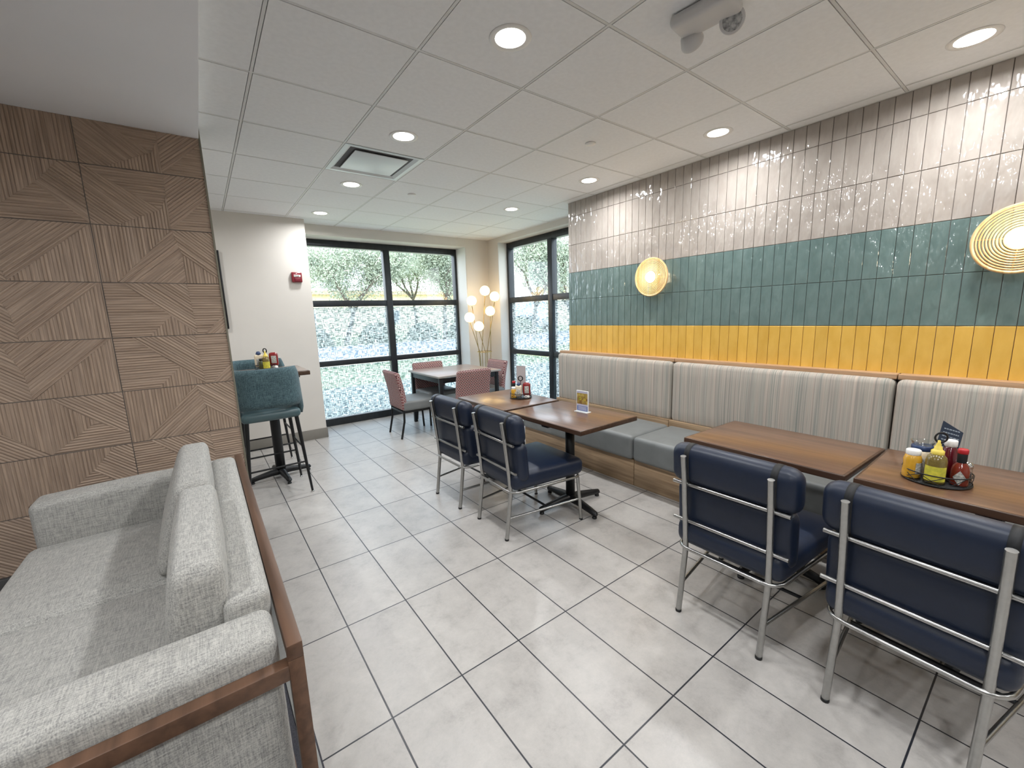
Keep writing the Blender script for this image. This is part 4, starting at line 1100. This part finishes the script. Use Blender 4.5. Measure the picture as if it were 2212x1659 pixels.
def tree(x, y, hh, spread, base, leafm, label, nleaf=5200, name='shade_tree', seed=1, size=.075):
    rnd = random.Random(seed)
    t = thing(name, label, 'tree', (x, y, -.12), 0, 'trees across the road')
    tips = []; tr = MB()
    def grow(p, d, l, r, lev):
        pts = [p]; q = p; dd = d
        for i in range(4):
            dd = (dd + Vector((rnd.uniform(-.18, .18), rnd.uniform(-.18, .18), rnd.uniform(-.02, .12)))).normalized()
            q = q + dd*l/4; pts.append(q)
        tr.tube(pts, [r*(1-.1*i) for i in range(5)], 7)
        if lev >= 1: tips.extend(pts[2:])
        if lev < 3:
            for k in range(4 if lev == 0 else 3):
                a = rnd.uniform(0, 2*PI); s_ = .75 if lev else .62
                nd = (dd*.7 + Vector((math.cos(a), math.sin(a), .15))*s_).normalized()
                grow(q if rnd.random() < .6 else pts[3], nd, l*.72, r*.6, lev+1)
    grow(Vector((0, 0, 0)), Vector((rnd.uniform(-.1, .1), 0, 1)).normalized(), base, .17, 0)
    tr.build('trunk', MT['bark'], t)
    vs = []; fs = []
    for _ in range(nleaf):
        c = rnd.choice(tips) + Vector((rnd.gauss(0, .42)*spread, rnd.gauss(0, .42)*spread, rnd.gauss(.1, .36)*spread))
        if c.z < base*.75: continue
        a = Vector((rnd.uniform(-1, 1), rnd.uniform(-1, 1), rnd.uniform(-1, 1))).normalized(); b = a.cross(Vector((rnd.uniform(-1, 1), rnd.uniform(-1, 1), rnd.uniform(-1, 1)))).normalized()
        s_ = size*rnd.uniform(.6, 1.3); o = len(vs)
        vs += [c+a*s_, c+b*s_*.45, c-a*s_, c-b*s_*.45]; fs.append((o, o+1, o+2, o+3))
    MB().add(vs, fs, 0, False).build('foliage', leafm, t)
def bush(x, y, r, label, m='leaf', seed=3, n=2200, z=1.0):
    rnd = random.Random(seed); vs = []; fs = []
    t = thing('hedge_bush', label, 'bush', (x, y, -.12), 0, 'bushes across the road')
    for _ in range(n):
        a = rnd.uniform(0, 2*PI); e_ = rnd.uniform(0, PI/2); rr_ = r*rnd.uniform(.75, 1.03)
        c = Vector((rr_*math.cos(a)*math.cos(e_), rr_*math.sin(a)*math.cos(e_), rr_*z*math.sin(e_)))
        p = Vector((rnd.uniform(-1, 1), rnd.uniform(-1, 1), rnd.uniform(-1, 1))).normalized(); q = p.cross(Vector((rnd.uniform(-1, 1), .3, .9))).normalized(); s_ = .12; o = len(vs)
        vs += [c+p*s_, c+q*s_*.6, c-p*s_, c-q*s_*.6]; fs.append((o, o+1, o+2, o+3))
    MB().add(vs, fs, 0, False).build('foliage', MT[m], t)
    mb = MB()
    for k in range(5):
        a = k*1.26; mb.tube([(0, 0, 0), (r*.5*math.cos(a), r*.5*math.sin(a), r*.6*z)], .03, 6)
    mb.build('stems', MT['bark'], t)
tree(7.6, 28.5, 8, 1.15, 2.9, MT['leaf'], 'broad shade tree seen through the upper left pane', 32300, seed=2)
tree(14.4, 27.5, 8, 1.1, 2.9, MT['leaf'], 'shade tree with a spreading trunk seen through the upper right pane', 28900, seed=5)
tree(15.8, 36, 8, 1.5, 3.3, MT['leaf'], 'shade tree standing between the two nearer trees', 25500, seed=8)
tree(4.6, 36, 8, 1.5, 3.0, MT['leaf2'], 'pale green tree at the far left behind the shade tree', 23800, seed=12)
tree(18.0, 21.5, 8, 1.25, 2.7, MT['leaf'], 'dense green tree seen through the narrow side window', 28900, seed=15)
tree(24.5, 24.5, 8, 1.4, 2.8, MT['leaf'], 'dense green tree farthest right in the side window', 25500, seed=21)
tree(19.5, 33, 8, 1.5, 3.0, MT['leaf'], 'shade tree hidden by the window corner pier', 9000, seed=26)
for i, (x, y, r, m) in enumerate(((2.6, 28.6, .9, 'leaf2'), (5.6, 28.4, 1.2, 'leaf'), (9.9, 28.8, 1.3, 'leaf'), (13.0, 28.2, 1.2, 'leaf'), (16.6, 28.6, 1.3, 'leaf'), (29, 27.5, 1.5, 'leaf'), (21.6, 27.6, 1.3, 'leaf2'))):
    bush(x, y, r, ['rounded light bush at the far left across the road', 'small dark bush below the broad shade tree', 'dark bush left of the middle mullion', 'bush right of the middle mullion', 'bush below the spreading tree',
                   'bush behind the road seen through the side window', 'light bush at the left of the side window'][i], m, seed=40+i)
def building():
    t = thing('stucco_building', 'long yellow stucco building behind the trees', 'building', (14, 47, -.12), 0)
    MB().box((-26, 0, 0), (16, 6, 4.3)).build('walls', MT['stucco'], t)
    MB().box((-26.4, -.5, 4.3), (16.4, 6.5, 4.7)).build('roof', MT['roof'], t)
    for x in range(-24, 15, 9):
        w_ = MB().box((x, -.06, 1.0), (x+1.8, .02, 2.6)).build('window', MT['white'], t)
        MB().box((x+.12, -.08, 1.12), (x+1.68, -.05, 2.48)).build('pane', MT['shade_glass'], w_)
building()
t2 = thing('side_building', 'yellow stucco building seen through the side window behind the trees', 'building', (46, 34, -.12), math.radians(-48))
MB().box((-12, 0, 0), (12, 6, 4.6)).build('walls', MT['stucco'], t2)
MB().box((-12.4, -.5, 4.6), (12.4, 6.4, 5.1)).build('roof', MT['roof'], t2)
def car():
    t = thing('parked_car', 'white parked car beyond the lawn behind the frosted side window', 'car', (25.0, 30.5, -.10), math.radians(-45))
    prof = [(-2.2, .35), (-2.25, .8), (-2.1, 1.0), (-1.7, 1.05), (-1.25, 1.5), (.4, 1.55), (1.15, 1.08), (2.0, .95), (2.25, .7), (2.25, .35)]
    n = len(prof); vs = [(x, -.85, z) for x, z in prof] + [(x, .85, z) for x, z in prof]
    fs = [tuple(range(n)), tuple(reversed(range(n, 2*n)))] + [(i, i+n, (i+1) % n+n, (i+1) % n) for i in range(n)]
    MB().add(vs, fs, 0, False).build('body', MT['carwhite'], t)
    MB().add([(-1.55, -.86, 1.08), (.85, -.86, 1.08), (.3, -.86, 1.45), (-1.15, -.86, 1.42)], [(0, 1, 2, 3)], 0, False).build('side_window', MT['shade_glass'], t)
    MB().add([(-1.55, .86, 1.08), (.85, .86, 1.08), (.3, .86, 1.45), (-1.15, .86, 1.42)], [(3, 2, 1, 0)], 0, False).build('side_window', MT['shade_glass'], t)
    for x in (-1.4, 1.4):
        for y in (-.8, .8):
            MB().lathe([(.0, -.1), (.33, -.1), (.34, 0), (.33, .1), (.0, .1)], (x, y, .34), 20, axis='y').build('wheel', MT['rubber'], t)
car()
